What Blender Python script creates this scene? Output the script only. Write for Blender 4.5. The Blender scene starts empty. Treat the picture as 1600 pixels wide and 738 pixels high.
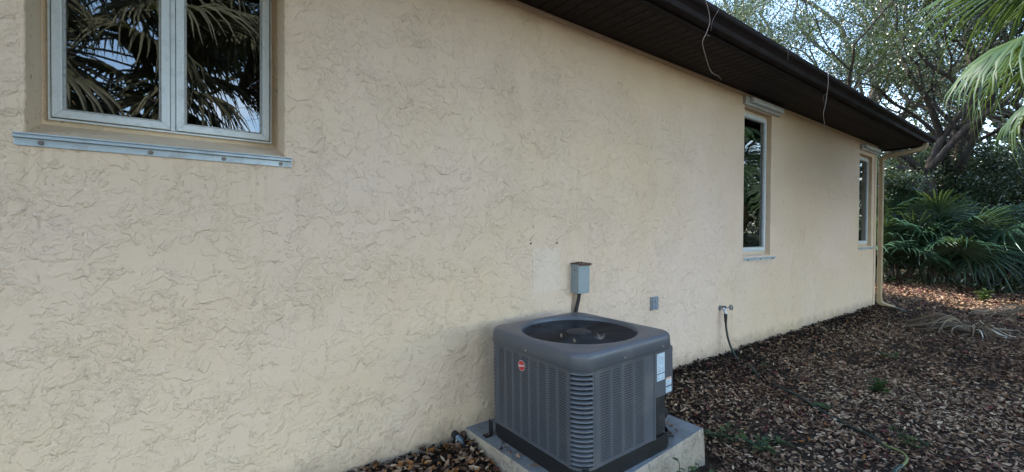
import bpy, math, random
import numpy as np
from mathutils import Matrix, Vector, Euler
random.seed(7); rng = np.random.default_rng(11)
PI = math.pi; rad = math.radians
sc = bpy.context.scene
C = sc.collection

# ------------------------------------------------------------------ camera
CAMH, CAMD = 1.27, 2.32
yaw, pitch, roll = rad(53.3), rad(-0.67), 0.006
F0 = Vector((math.cos(yaw), math.sin(yaw), 0)); R0 = Vector((math.sin(yaw), -math.cos(yaw), 0)); U0 = Vector((0, 0, 1))
F = F0*math.cos(pitch) + U0*math.sin(pitch); U = -F0*math.sin(pitch) + U0*math.cos(pitch)
R = R0*math.cos(roll) + U*math.sin(roll); UC = U*math.cos(roll) - R0*math.sin(roll)
cd = bpy.data.cameras.new('camera'); cam = bpy.data.objects.new('camera', cd); C.objects.link(cam)
cd.sensor_width = 36; cd.lens = 680/1600*36; cd.clip_start = 0.05; cd.clip_end = 3000
m = Matrix((R, UC, -F)).transposed().to_4x4(); m.translation = Vector((0, -CAMD, CAMH)); cam.matrix_world = m
sc.camera = cam

# ------------------------------------------------------------------ light
SUN_EL, SUN_DIR = rad(42), Vector((-0.33, 0.94, 0)).normalized()      # towards the sun: behind the house
sv = Vector((SUN_DIR.x*math.cos(SUN_EL), SUN_DIR.y*math.cos(SUN_EL), math.sin(SUN_EL)))
sd = bpy.data.lights.new('sun', 'SUN'); sun = bpy.data.objects.new('sun', sd); C.objects.link(sun)
sd.energy = 2.6; sd.angle = rad(0.5); sd.color = (1, 0.95, 0.86)
sun.rotation_euler = sv.to_track_quat('Z', 'Y').to_euler(); sun.location = (0, 0, 30)
w = bpy.data.worlds.new('World'); sc.world = w; w.use_nodes = True
nt = w.node_tree; nt.nodes.clear()
wo = nt.nodes.new('ShaderNodeOutputWorld'); bg = nt.nodes.new('ShaderNodeBackground'); sky = nt.nodes.new('ShaderNodeTexSky')
sky.sky_type = 'NISHITA'; sky.sun_disc = False; sky.sun_elevation = SUN_EL
sky.sun_rotation = math.atan2(SUN_DIR.x, SUN_DIR.y); sky.air_density = 1.0; sky.dust_density = 0.6; sky.ozone_density = 1.0
tc = nt.nodes.new('ShaderNodeTexCoord'); cn = nt.nodes.new('ShaderNodeTexNoise'); cn.inputs['Scale'].default_value = 3.2
cn.inputs['Detail'].default_value = 7; cn.inputs['Roughness'].default_value = 0.6
cr = nt.nodes.new('ShaderNodeValToRGB'); cr.color_ramp.elements[0].position = 0.58; cr.color_ramp.elements[1].position = 0.78
mx = nt.nodes.new('ShaderNodeMix'); mx.data_type = 'RGBA'; mx.inputs[7].default_value = (7.5, 7.8, 8.2, 1)
nt.links.new(tc.outputs['Generated'], cn.inputs['Vector']); nt.links.new(cn.outputs['Fac'], cr.inputs['Fac'])
nt.links.new(cr.outputs['Color'], mx.inputs[0]); nt.links.new(sky.outputs['Color'], mx.inputs[6])
nt.links.new(mx.outputs[2], bg.inputs['Color']); bg.inputs['Strength'].default_value = 0.15
nt.links.new(bg.outputs[0], wo.inputs['Surface'])
sc.view_settings.view_transform = 'Standard'; sc.view_settings.look = 'None'
sc.view_settings.exposure = 2.5; sc.view_settings.gamma = 1
sc.cycles.max_bounces = 8; sc.cycles.diffuse_bounces = 4; sc.cycles.transparent_max_bounces = 12

# ------------------------------------------------------------------ materials
def mat(name, col=(.5, .5, .5), rough=.6, metal=0., spec=.5):
    ma = bpy.data.materials.new(name); ma.use_nodes = True; n = ma.node_tree
    b = n.nodes['Principled BSDF']; b.inputs['Base Color'].default_value = (*col, 1)
    b.inputs['Roughness'].default_value = rough; b.inputs['Metallic'].default_value = metal
    b.inputs['Specular IOR Level'].default_value = spec
    return ma
class N:
    def __init__(s, ma): s.t = ma.node_tree; s.b = s.t.nodes['Principled BSDF']; s.tc = None
    def n(s, ty, **k):
        x = s.t.nodes.new(ty)
        for a, v in k.items(): setattr(x, a, v)
        return x
    def l(s, a, b): s.t.links.new(a, b)
    def co(s, which='Object', scale=None):
        if s.tc is None: s.tc = s.n('ShaderNodeTexCoord')
        o = s.tc.outputs[which]
        if scale:
            mp = s.n('ShaderNodeMapping'); mp.inputs['Scale'].default_value = scale; s.l(o, mp.inputs['Vector']); o = mp.outputs[0]
        return o
    def noise(s, scale, detail=4, rough=.5, dist=0., vec=None):
        x = s.n('ShaderNodeTexNoise'); x.inputs['Scale'].default_value = scale; x.inputs['Detail'].default_value = detail
        x.inputs['Roughness'].default_value = rough; x.inputs['Distortion'].default_value = dist
        s.l(vec if vec is not None else s.co(), x.inputs['Vector']); return x.outputs['Fac']
    def rng(s, f, a, b, c=0., d=1., smooth=False):
        x = s.n('ShaderNodeMapRange'); x.inputs['From Min'].default_value = a; x.inputs['From Max'].default_value = b
        x.inputs['To Min'].default_value = c; x.inputs['To Max'].default_value = d
        if smooth: x.interpolation_type = 'SMOOTHSTEP'
        s.l(f, x.inputs['Value']); return x.outputs[0]
    def mth(s, op, a, b=None, c=None):
        x = s.n('ShaderNodeMath', operation=op)
        for i, v in enumerate((a, b, c)):
            if v is None: continue
            if isinstance(v, (int, float)): x.inputs[i].default_value = v
            else: s.l(v, x.inputs[i])
        return x.outputs[0]
    def mix(s, f, a, b, mode='MIX'):
        x = s.n('ShaderNodeMix', data_type='RGBA', blend_type=mode)
        for i, v in ((0, f), (6, a), (7, b)):
            if isinstance(v, (int, float)): x.inputs[i].default_value = v
            elif isinstance(v, tuple): x.inputs[i].default_value = (*v, 1)
            else: s.l(v, x.inputs[i])
        return x.outputs[2]
    def ramp(s, f, stops):
        x = s.n('ShaderNodeValToRGB'); e = x.color_ramp.elements
        while len(e) < len(stops): e.new(.5)
        for i, (p, c) in enumerate(stops): e[i].position = p; e[i].color = (*c, 1)
        s.l(f, x.inputs[0]); return x.outputs[0]
    def bump(s, h, dist=.01, strength=1., prev=None):
        x = s.n('ShaderNodeBump'); x.inputs['Distance'].default_value = dist; x.inputs['Strength'].default_value = strength
        s.l(h, x.inputs['Height'])
        if prev: s.l(prev, x.inputs['Normal'])
        return x.outputs[0]
    def col(s, c): s.l(c, s.b.inputs['Base Color'])
    def nor(s, c): s.l(c, s.b.inputs['Normal'])
    def rgh(s, c): s.l(c, s.b.inputs['Roughness'])

def paint(name, col, rough=.5, metal=0., grime=(.12, .10, .08), amount=.5, scale=12, bump=.0006, spec=.5):
    ma = mat(name, col, rough, metal, spec); q = N(ma)
    a = q.noise(scale, 6, .65); b = q.noise(scale*6, 3)
    c = q.mix(q.rng(a, .52, .74, 0, amount), col, grime); c = q.mix(q.rng(b, .3, .7, 0, .18), c, tuple(x*.6 for x in col))
    q.col(c); q.nor(q.bump(b, bump)); q.rgh(q.rng(a, .3, .7, rough*.85, min(1, rough*1.2)))
    return ma
M = {}
# skip-trowelled stucco: overlapping plateaus with ragged edges
def stucco(name, col, tex=1.0, specks=.0):
    ma = mat(name, col, .78, 0, .3); q = N(ma)
    warp = q.n('ShaderNodeTexNoise'); warp.inputs['Scale'].default_value = 9; warp.inputs['Detail'].default_value = 4; q.l(q.co(), warp.inputs['Vector'])
    sub = q.n('ShaderNodeVectorMath', operation='MULTIPLY_ADD'); q.l(warp.outputs['Color'], sub.inputs[0])
    sub.inputs[1].default_value = (.16, .16, .16); q.l(q.co(), sub.inputs[2]); v = sub.outputs[0]
    warp2 = q.n('ShaderNodeTexNoise'); warp2.inputs['Scale'].default_value = 36; warp2.inputs['Detail'].default_value = 4; warp2.inputs['Roughness'].default_value = .68; q.l(q.co(), warp2.inputs['Vector'])
    sb2 = q.n('ShaderNodeVectorMath', operation='MULTIPLY_ADD'); q.l(warp2.outputs['Color'], sb2.inputs[0])
    sb2.inputs[1].default_value = (.06, .06, .06); q.l(v, sb2.inputs[2]); v2 = sb2.outputs[0]
    k = [0]
    def layer(off, scale, thr, wd=.010, stretch=(1, 1, 1), vec=None, brk=2.2):
        """plateau whose rim is sharp in places and melts away in others"""
        mp = q.n('ShaderNodeMapping'); mp.inputs['Location'].default_value = off; mp.inputs['Scale'].default_value = stretch; q.l(vec or v2, mp.inputs['Vector'])
        f = q.noise(scale, 1.2, .5, 0, mp.outputs[0])
        m2 = q.n('ShaderNodeMapping'); m2.inputs['Location'].default_value = (off[2], off[0], off[1]); q.l(v, m2.inputs['Vector'])
        g = q.noise(scale*brk, 1, .5, 0, m2.outputs[0]); wv = q.rng(g, .43, .49, wd, .34)
        x = q.n('ShaderNodeMapRange'); q.l(f, x.inputs['Value']); x.inputs['From Min'].default_value = thr
        q.l(q.mth('ADD', wv, thr), x.inputs['From Max']); return x.outputs[0]
    mask1 = q.rng(q.noise(1.3, 3), .42, .56); mask2 = q.rng(q.noise(2.6, 3, .6, .4), .46, .56)
    l1 = layer((3, 1, 7), 3.6, .49, .030); l2 = layer((9, 4, 2), 5.4, .53, .036, (1, 1, 1.6)); l3 = layer((1, 8, 5), 8.2, .50, .045, (1.5, 1, .8)); l6 = layer((4, 2, 6), 12, .50, .06, (.8, 1, 1.5))
    l4 = q.mth('MULTIPLY', layer((5, 5, 5), 21, .50, .09), mask2); l5 = q.mth('MULTIPLY', layer((2, 7, 3), 36, .49, .13), q.mth('MULTIPLY', mask1, mask2))
    h = q.mth('ADD', q.mth('MULTIPLY', l1, .75), q.mth('MULTIPLY', l2, .7))
    h = q.mth('ADD', h, q.mth('MULTIPLY', l3, .6)); h = q.mth('ADD', h, q.mth('MULTIPLY', l6, .5)); h = q.mth('ADD', h, q.mth('MULTIPLY', l4, .62)); h = q.mth('ADD', h, q.mth('MULTIPLY', l5, .5))
    fine = q.noise(150, 3); big = q.noise(1.1, 2)
    h = q.mth('ADD', h, q.mth('MULTIPLY', fine, .06)); h = q.mth('ADD', h, q.mth('MULTIPLY', big, 2.0))
    q.nor(q.bump(h, .0043*tex, 1.0))
    blot = q.noise(.42, 5, .62); dirt = q.noise(3.1, 7, .7); spk = q.noise(55, 2)
    c = q.mix(q.rng(blot, .35, .65), (col[0]*.95, col[1]*.95, col[2]*.90), (col[0]*1.0, col[1]*1.03, col[2]*1.18))
    c = q.mix(q.rng(dirt, .60, .80, 0, .28), c, (.42, .30, .17))
    c = q.mix(q.mth('MULTIPLY', q.rng(spk, .74, .80), q.rng(dirt, .5, .62, 0, .6)), c, (.30, .17, .09))
    if specks:
        sp_ = q.noise(34, 4, .7); c = q.mix(q.mth('MULTIPLY', q.rng(sp_, .60, .66), q.rng(q.noise(5, 3), .50, .60, 0, specks)), c, (.05, .032, .02))
    else:
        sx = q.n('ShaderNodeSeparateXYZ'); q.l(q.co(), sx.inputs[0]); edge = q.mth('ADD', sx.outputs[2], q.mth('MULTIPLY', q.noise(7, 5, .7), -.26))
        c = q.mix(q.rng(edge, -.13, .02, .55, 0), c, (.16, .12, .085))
        stv = q.noise(1, 4, .6, 0, q.co('Object', (26, 1, 2.2)))
        def win(o_, a, b_, f_): return q.mth('MULTIPLY', q.rng(o_, a-f_, a), q.rng(o_, b_, b_+f_, 1, 0))
        for (xa, xb, za, zb) in ((-.5, .4, 1.30, 1.575), (4.95, 5.65, .70, .93), (2.27, 2.39, .55, .80), (4.38, 4.44, .02, .45)):
            mk = q.mth('MULTIPLY', win(sx.outputs[0], xa, xb, .04), q.mth('MULTIPLY', q.rng(sx.outputs[2], za, zb), q.rng(sx.outputs[2], zb+.01, zb+.02, 1, 0)))
            c = q.mix(q.mth('MULTIPLY', mk, q.rng(stv, .50, .66, 0, .22)), c, (.34, .22, .12))
        rs = q.noise(2.2, 5, .75, .6); c = q.mix(q.mth('MULTIPLY', q.rng(rs, .64, .72), q.rng(q.noise(30, 4, .7), .50, .62, 0, .55)), c, (.36, .19, .09))
    q.col(c); return ma
WALLC = (.715, .529, .356)
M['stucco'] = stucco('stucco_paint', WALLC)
M['stucco_edge'] = stucco('stucco_reveal', (.67, .51, .335), .5, .8)
M['patch'] = stucco('stucco_patch', (.715, .553, .392), .9)
M['soffit'] = paint('brown_soffit', (.0165, .0098, .0086), .7, grime=(.018, .013, .011), spec=.25, amount=.4)
M['gutter'] = paint('brown_gutter', (.0150, .0092, .0082), .7, grime=(.028, .022, .018), amount=.4, scale=6, spec=.15)
M['shingle'] = paint('roof_shingle', (.10, .08, .065), .9, grime=(.05, .04, .03))
M['white'] = paint('white_vinyl', (.63, .665, .66), .4, grime=(.22, .2, .16), amount=.35, scale=25)
M['gasket'] = paint('grey_gasket', (.40, .40, .38), .7, grime=(.06, .05, .04), amount=.9, scale=60)
M['dark'] = mat('dark_gap', (.012, .012, .013), .7)
M['alu'] = paint('weathered_aluminium', (.46, .53, .57), .42, .25, grime=(.20, .15, .11), amount=.6, scale=14)
M['bolt'] = paint('rusty_bolt', (.20, .17, .15), .5, .6, grime=(.16, .07, .03), amount=.9, scale=60)
M['header'] = paint('grey_header', (.50, .50, .47), .5, .1, amount=.4)
M['unit'] = paint('slate_grey_coating', (.085, .090, .101), .38, .0, grime=(.17, .16, .145), amount=.42, scale=7, bump=.0004)
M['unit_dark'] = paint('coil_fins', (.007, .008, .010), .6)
M['black'] = paint('black_base_plastic', (.010, .010, .011), .5, amount=.15, grime=(.05, .045, .04))
M['guard'] = paint('black_wire', (.013, .013, .015), .4)
M['blade'] = paint('fan_blade_metal', (.010, .011, .015), .45, .2)
M['hub'] = paint('fan_motor_cap', (.018, .017, .018), .6, grime=(.035, .028, .022), amount=.8, scale=40)
M['red'] = mat('badge_red', (.50, .022, .02), .3); M['chrome'] = mat('badge_rim', (.62, .60, .60), .3, .8)
M['print_white'] = mat('print_white', (.8, .8, .8), .5); M['print_dark'] = mat('print_dark', (.09, .1, .12), .5)
M['sticker'] = paint('label_paper', (.50, .60, .66), .5, amount=.3, scale=40); M['orange'] = mat('print_orange', (.65, .22, .03), .5)
M['conc'] = None
ma = mat('pad_concrete', (.3, .32, .33), .85); q = N(ma)
a = q.noise(6, 6, .65); b = q.noise(90, 3); q.col(q.mix(q.rng(b, .35, .7, 0, .5), q.mix(q.rng(a, .35, .65), (.19, .21, .22), (.10, .105, .105)), (.27, .285, .285)))
q.nor(q.bump(q.mth('ADD', b, q.mth('MULTIPLY', a, 3)), .002)); M['conc'] = ma
M['conc_side'] = stucco('pad_painted_edge', (.58, .49, .36), 1.6)
M['box'] = paint('grey_steel_box', (.26, .31, .325), .45, .3, grime=(.20, .15, .11), amount=.35, scale=22)
M['rust'] = paint('rusty_lid', (.12, .065, .048), .8, .2, grime=(.05, .03, .025), amount=.8, scale=50)
M['outlet'] = paint('grey_outlet_cover', (.30, .34, .39), .4, .4, grime=(.12, .12, .12), amount=.5, scale=60)
M['blackr'] = mat('black_rubber', (.014, .014, .015), .6)
M['brass'] = paint('tap_metal', (.45, .46, .46), .35, .8, grime=(.10, .10, .07), amount=.7, scale=60)
M['hose'] = paint('green_hose', (.010, .026, .022), .45, grime=(.05, .045, .035), amount=.6, scale=18)
M['hosey'] = paint('yellow_green_hose', (.15, .17, .05), .5, grime=(.08, .14, .08), amount=.6, scale=20)
M['spout'] = paint('tan_downspout', (.40, .295, .165), .5, grime=(.14, .09, .05), amount=.35, scale=7)
M['splash'] = paint('green_black_plastic', (.10, .12, .105), .6, grime=(.2, .22, .17), amount=.4)
M['root'] = paint('dry_root', (.36, .29, .24), .9)
M['fitting'] = paint('blue_grey_fitting', (.13, .18, .22), .45, .5, grime=(.3, .3, .28), amount=.6, scale=60)
# bark
def bark(name, a_, b_):
    ma = mat(name, a_, .95, 0, .2); q = N(ma); v = q.co('Object', (1, 1, .28))
    n1 = q.noise(9, 8, .7, .6, v); n2 = q.noise(1.3, 3)
    q.col(q.mix(q.rng(n2, .52, .68, 0, .6), q.mix(q.rng(n1, .35, .65), a_, b_), (.55*b_[0]+.03, .55*b_[1]+.035, .55*b_[2]+.03)))
    q.nor(q.bump(n1, .05)); return ma
M['bark_dark'] = bark('dark_oak_bark', (.02, .016, .013), (.075, .06, .05))
M['bark'] = bark('oak_bark', (.07, .055, .045), (.15, .125, .105))
M['palm_bark'] = bark('palm_bark', (.10, .075, .05), (.24, .19, .14))
def leafmat(name, stops, trans=.35, rough=.5, spec=.4, attr='tone'):
    ma = mat(name, (.1, .1, .1), rough, 0, spec); q = N(ma)
    at = q.n('ShaderNodeAttribute'); at.attribute_name = attr
    c = q.ramp(at.outputs['Fac'], stops); q.col(c)
    if trans:
        tr = q.n('ShaderNodeBsdfTranslucent'); hs = q.mix(.5, c, (.16, .22, .03)); q.l(hs, tr.inputs['Color'])
        ms = q.n('ShaderNodeMixShader'); ms.inputs[0].default_value = trans
        q.l(q.b.outputs[0], ms.inputs[1]); q.l(tr.outputs[0], ms.inputs[2])
        q.l(ms.outputs[0], q.t.nodes['Material Output'].inputs['Surface'])
    return ma
M['oakleaf'] = leafmat('oak_leaf', [(0, (.030, .042, .020)), (.45, (.062, .082, .042)), (.8, (.11, .135, .07)), (1, (.20, .18, .09))], .35, .38, .6)
M['darkleaf'] = leafmat('evergreen_leaf', [(0, (.015, .027, .015)), (.5, (.034, .057, .030)), (.9, (.075, .105, .058)), (1, (.16, .18, .07))], .22, .32, .7)
M['palm'] = leafmat('palm_leaf', [(0, (.015, .036, .016)), (.5, (.030, .064, .026)), (.85, (.075, .11, .04)), (1, (.22, .19, .09))], .3, .5, .3)
M['palmetto'] = leafmat('palmetto_leaf', [(0, (.013, .036, .022)), (.6, (.032, .080, .046)), (.9, (.065, .12, .07)), (1, (.16, .15, .08))], .25, .35, .7)
M['deadpalm'] = leafmat('dead_palm_leaf', [(0, (.06, .04, .026)), (.5, (.16, .115, .072)), (.88, (.28, .225, .155)), (1, (.58, .55, .48))], 0, .8, .2)
M['weed'] = leafmat('weed_leaf', [(0, (.018, .042, .014)), (.6, (.038, .080, .026)), (1, (.09, .13, .04))], .3, .5)
M['litter'] = leafmat('dry_leaf', [(0, (.022, .012, .008)), (.3, (.082, .040, .022)), (.55, (.19, .108, .062)), (.78, (.32, .20, .115)), (.9, (.42, .31, .20)), (.93, (.09, .016, .016)), (.97, (.15, .022, .020)), (.975, (.26, .10, .026)), (1, (.32, .14, .035))], 0, .6, .4)
M['mulch'] = leafmat('mulch_chip', [(0, (.006, .005, .0045)), (.7, (.018, .013, .010)), (1, (.05, .032, .022))], 0, .9, .2)
# ground
ma = mat('leaf_mould_ground', (.05, .04, .03), .95, 0, .15); q = N(ma)
a = q.noise(1.2, 6, .6); b = q.noise(38, 5, .7, 1.0); vor = q.n('ShaderNodeTexVoronoi'); vor.inputs['Scale'].default_value = 24
vor.inputs['Randomness'].default_value = 1; q.l(q.co('Object', (1, 1.4, 1)), vor.inputs['Vector'])
lc = q.ramp(vor.outputs['Color'], [(0, (.016, .011, .008)), (.4, (.045, .028, .018)), (.7, (.10, .07, .045)), (1, (.15, .115, .08))])
c = q.mix(q.rng(b, .42, .6), (.014, .011, .009), lc); c = q.mix(q.rng(a, .5, .66, 0, .7), c, (.05, .042, .03)); q.col(c)
q.nor(q.bump(b, .02)); M['ground'] = ma
# glass
def glass(name, tint):
    ma = bpy.data.materials.new(name); ma.use_nodes = True; t = ma.node_tree; t.nodes.clear()
    o = t.nodes.new('ShaderNodeOutputMaterial'); mi = t.nodes.new('ShaderNodeMixShader'); fr = t.nodes.new('ShaderNodeFresnel'); fr.inputs[0].default_value = 2.0
    tr = t.nodes.new('ShaderNodeBsdfTransparent'); tr.inputs[0].default_value = (*tint, 1)
    gl = t.nodes.new('ShaderNodeBsdfGlossy'); gl.inputs['Roughness'].default_value = .012; gl.inputs['Color'].default_value = (.92, .97, 1, 1)
    nz = t.nodes.new('ShaderNodeTexNoise'); nz.inputs['Scale'].default_value = 3.0; nz.inputs['Detail'].default_value = 1
    bp = t.nodes.new('ShaderNodeBump'); bp.inputs['Distance'].default_value = .004; bp.inputs['Strength'].default_value = .5
    tco = t.nodes.new('ShaderNodeTexCoord'); t.links.new(tco.outputs['Object'], nz.inputs['Vector']); t.links.new(nz.outputs['Fac'], bp.inputs['Height'])
    t.links.new(bp.outputs[0], gl.inputs['Normal'])
    t.links.new(fr.outputs[0], mi.inputs[0]); t.links.new(tr.outputs[0], mi.inputs[1]); t.links.new(gl.outputs[0], mi.inputs[2]); t.links.new(mi.outputs[0], o.inputs[0])
    return ma
M['glass'] = glass('window_glass', (.45, .45, .42))
M['curtain'] = paint('brown_blind', (.10, .065, .045), .9)
M['room'] = mat('dim_room', (.10, .08, .06), .9)

# ------------------------------------------------------------------ mesh helpers
ORG = {}
class MB:
    def __init__(s): s.v = []; s.f = []
    def add(s, vs, fs):
        k = len(s.v); s.v += [tuple(p) for p in vs]; s.f += [tuple(i+k for i in f) for f in fs]; return s
    def box(s, a, b, rot=None, c=None):
        x0, y0, z0 = a; x1, y1, z1 = b
        vs = [(x0, y0, z0), (x1, y0, z0), (x1, y1, z0), (x0, y1, z0), (x0, y0, z1), (x1, y0, z1), (x1, y1, z1), (x0, y1, z1)]
        if rot is not None:
            c = Vector(c if c else ((x0+x1)/2, (y0+y1)/2, (z0+z1)/2)); vs = [tuple(rot @ (Vector(p)-c) + c) for p in vs]
        return s.add(vs, [(0, 3, 2, 1), (4, 5, 6, 7), (0, 1, 5, 4), (1, 2, 6, 5), (2, 3, 7, 6), (3, 0, 4, 7)])
    def tube(s, pts, r, n=8, cap=True):
        pts = [Vector(p) for p in pts]; L = len(pts)
        rs = r if hasattr(r, '__len__') else [r]*L
        t0 = (pts[1]-pts[0]).normalized(); nn = t0.orthogonal().normalized(); vs = []
        for i in range(L):
            t = (pts[min(i+1, L-1)]-pts[max(i-1, 0)]).normalized()
            nn = (nn - t*nn.dot(t)); nn = nn.normalized() if nn.length > 1e-6 else t.orthogonal().normalized(); bb = t.cross(nn)
            for k in range(n):
                a = 2*PI*k/n; vs.append(pts[i] + (nn*math.cos(a)+bb*math.sin(a))*rs[i])
        fs = [(i*n+k, i*n+(k+1) % n, (i+1)*n+(k+1) % n, (i+1)*n+k) for i in range(L-1) for k in range(n)]
        if cap: fs += [tuple(reversed(range(n))), tuple((L-1)*n+k for k in range(n))]
        return s.add(vs, fs)
    def loft(s, loops, closed=True, caps=(False, False)):
        n = len(loops[0]); vs = [p for lo in loops for p in lo]; fs = []
        for i in range(len(loops)-1):
            for k in range(n if closed else n-1): fs.append((i*n+k, i*n+(k+1) % n, (i+1)*n+(k+1) % n, (i+1)*n+k))
        if caps[0]: fs.append(tuple(reversed(range(n))))
        if caps[1]: fs.append(tuple((len(loops)-1)*n+k for k in range(n)))
        return s.add(vs, fs)
    def extr(s, prof, axis, a, b):
        """closed profile of 2D points extruded along axis; order of the two others kept"""
        def P(u, v, w_):
            return (w_, u, v) if axis == 0 else ((u, w_, v) if axis == 1 else (u, v, w_))
        n = len(prof); return s.loft([[P(u, v, a) for u, v in prof], [P(u, v, b) for u, v in prof]], True, (True, True))
    def build(s, name, m_, parent=None, bevel=0, smooth=False, data=None, org=None):
        o_ = org if org is not None else (ORG.get(parent.name, Vector()) if parent else Vector())
        me = bpy.data.meshes.new(name)
        me.from_pydata([(p[0]-o_[0], p[1]-o_[1], p[2]-o_[2]) for p in s.v], [], s.f); me.validate()
        return link(name, me, m_, parent, bevel, smooth, o_)
def link(name, me, m_, parent=None, bevel=0, smooth=False, org=None):
    if m_ and not me.materials:
        for x in (m_ if isinstance(m_, (list, tuple)) else [m_]): me.materials.append(M[x] if isinstance(x, str) else x)
    if smooth:
        me.shade_smooth() if smooth is True else me.set_sharp_from_angle(angle=rad(smooth))
    o = bpy.data.objects.new(name, me); C.objects.link(o)
    if parent: o.parent = parent
    ORG[o.name] = Vector(org) if org is not None else Vector()
    if bevel:
        b = o.modifiers.new('bevel', 'BEVEL'); b.width = bevel; b.segments = 2; b.limit_method = 'ANGLE'
    return o
def thing(name, loc, label, cat, group=None):
    o = bpy.data.objects.new(name, None); C.objects.link(o); o.location = loc; o.empty_display_size = .2
    o['label'] = label; o['category'] = cat
    if group: o['group'] = group
    ORG[o.name] = Vector(loc); return o
def tag(o, label=None, cat=None, group=None, kind=None):
    for k, v in (('label', label), ('category', cat), ('group', group), ('kind', kind)):
        if v: o[k] = v
    return o
def npmesh(name, V, Fq, tone=None, mi=None):
    """V (n,3), Fq (m,k) faces, tone per vertex"""
    me = bpy.data.meshes.new(name); m_, k = Fq.shape
    me.vertices.add(len(V)); me.vertices.foreach_set('co', np.asarray(V, np.float32).ravel())
    me.loops.add(m_*k); me.loops.foreach_set('vertex_index', Fq.astype(np.int32).ravel())
    me.polygons.add(m_); me.polygons.foreach_set('loop_start', np.arange(0, m_*k, k, dtype=np.int32)); me.polygons.foreach_set('loop_total', np.full(m_, k, np.int32))
    if tone is not None:
        at = me.attributes.new('tone', 'FLOAT', 'POINT'); at.data.foreach_set('value', np.asarray(tone, np.float32))
    me.update(calc_edges=True); me.validate(); return me
def settone(me, fn):
    at = me.attributes.new('tone', 'FLOAT', 'POINT')
    at.data.foreach_set('value', np.array([fn(i, v.co) for i, v in enumerate(me.vertices)], np.float32))
def sstep(t): t = np.clip(t, 0, 1); return t*t*(3-2*t)
_G = rng.random((256, 256))
def vnoise(x, y):
    x = np.asarray(x, float); y = np.asarray(y, float); xi = np.floor(x).astype(int); yi = np.floor(y).astype(int)
    fx = sstep(x-xi); fy = sstep(y-yi); g = lambda a, b: _G[a % 256, b % 256]
    return (g(xi, yi)*(1-fx)+g(xi+1, yi)*fx)*(1-fy)+(g(xi, yi+1)*(1-fx)+g(xi+1, yi+1)*fx)*fy
def gz(x, y):
    y = np.asarray(y, float); base = -.015-.135*sstep(-y/1.0)
    return base + (vnoise(np.asarray(x)*1.3+9, y*1.3)-.5)*.05*sstep((-y-.1)/.5) + (vnoise(np.asarray(x)*5, y*5)-.5)*.03

# ------------------------------------------------------------------ ground
def axis(a0, a1, st, far):
    c = list(np.arange(a0, a1+1e-6, st)); up = [a1]; s_ = st
    while up[-1] < far: s_ *= 1.35; up.append(up[-1]+s_)
    dn = [a0]; s_ = st
    while dn[-1] > -far: s_ *= 1.35; dn.append(dn[-1]-s_)
    return np.array(dn[:0:-1] + c + up[1:])
gx = axis(-1, 14, .06, 900); gy = axis(-5, .06, .06, 900)
X, Y = np.meshgrid(gx, gy, indexing='ij'); Z = gz(X, Y)
nx, ny = X.shape; idx = np.arange(nx*ny).reshape(nx, ny)
Fq = np.stack([idx[:-1, :-1], idx[1:, :-1], idx[1:, 1:], idx[:-1, 1:]], -1).reshape(-1, 4)
me = npmesh('ground', np.stack([X, Y, Z], -1).reshape(-1, 3), Fq); tag(link('ground', me, 'ground', smooth=True), kind='structure')

# ------------------------------------------------------------------ house
SOF = 2.79; XE = 9.74; XL = -4.0; YB = 9.0; OV = .51; EX = 10.30
house = thing('house', (0, 0, 0), 'tan stucco bungalow with dark brown soffit and gutter, filling the left and centre', 'house')
W1 = (-.475, .378, 1.615, 2.60); W2 = (4.90, 5.575, 1.0, 2.655); W3 = (8.80, 9.47, 1.04, 2.575)
D1, D2 = .25, .065
def wall_mesh():
    b = MB(); xs = sorted({XL, XE, W1[0], W1[1], W2[0], W2[1], W3[0], W3[1]}); zs = sorted({-.4, SOF+.05, *W1[2:], *W2[2:], *W3[2:]})
    # finer cuts so that opening edges can be slightly uneven
    for i in range(len(xs)-1):
        for j in range(len(zs)-1):
            cx, cz = (xs[i]+xs[i+1])/2, (zs[j]+zs[j+1])/2
            if any(w_[0] < cx < w_[1] and w_[2] < cz < w_[3] for w_ in (W1, W2, W3)): continue
            b.add([(xs[i], 0, zs[j]), (xs[i+1], 0, zs[j]), (xs[i+1], 0, zs[j+1]), (xs[i], 0, zs[j+1])], [(0, 1, 2, 3)])
    b.add([(XE, 0, -.4), (XE, YB, -.4), (XE, YB, SOF+.05), (XE, 0, SOF+.05)], [(0, 1, 2, 3)])
    b.add([(XL, YB, -.4), (XL, 0, -.4), (XL, 0, SOF+.05), (XL, YB, SOF+.05)], [(0, 1, 2, 3)])
    b.add([(XE, YB, -.4), (XL, YB, -.4), (XL, YB, SOF+.05), (XE, YB, SOF+.05)], [(0, 1, 2, 3)])
    return b
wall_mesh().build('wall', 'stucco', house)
def rough_edges():
    # rounded, slightly lumpy stucco nosing round the big opening
    for (p0, p1) in (((W1[0], W1[2]), (W1[0], W1[3])), ((W1[1], W1[2]), (W1[1], W1[3])), ((W2[1], W2[2]), (W2[1], W2[3])), ((W3[1], W3[2]), (W3[1], W3[3]))):
        b = MB(); n = 60; pts = []; rs = []
        for i in range(n+1):
            t = i/n; pts.append((p0[0]+random.uniform(-.0015, .0015), .0045, p0[1]+(p1[1]-p0[1])*t)); rs.append(.006+random.uniform(-.001, .0022))
        b.tube(pts, rs, 8); b.build('wall_corner_bead', 'stucco', house, smooth=True)
rough_edges()
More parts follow.
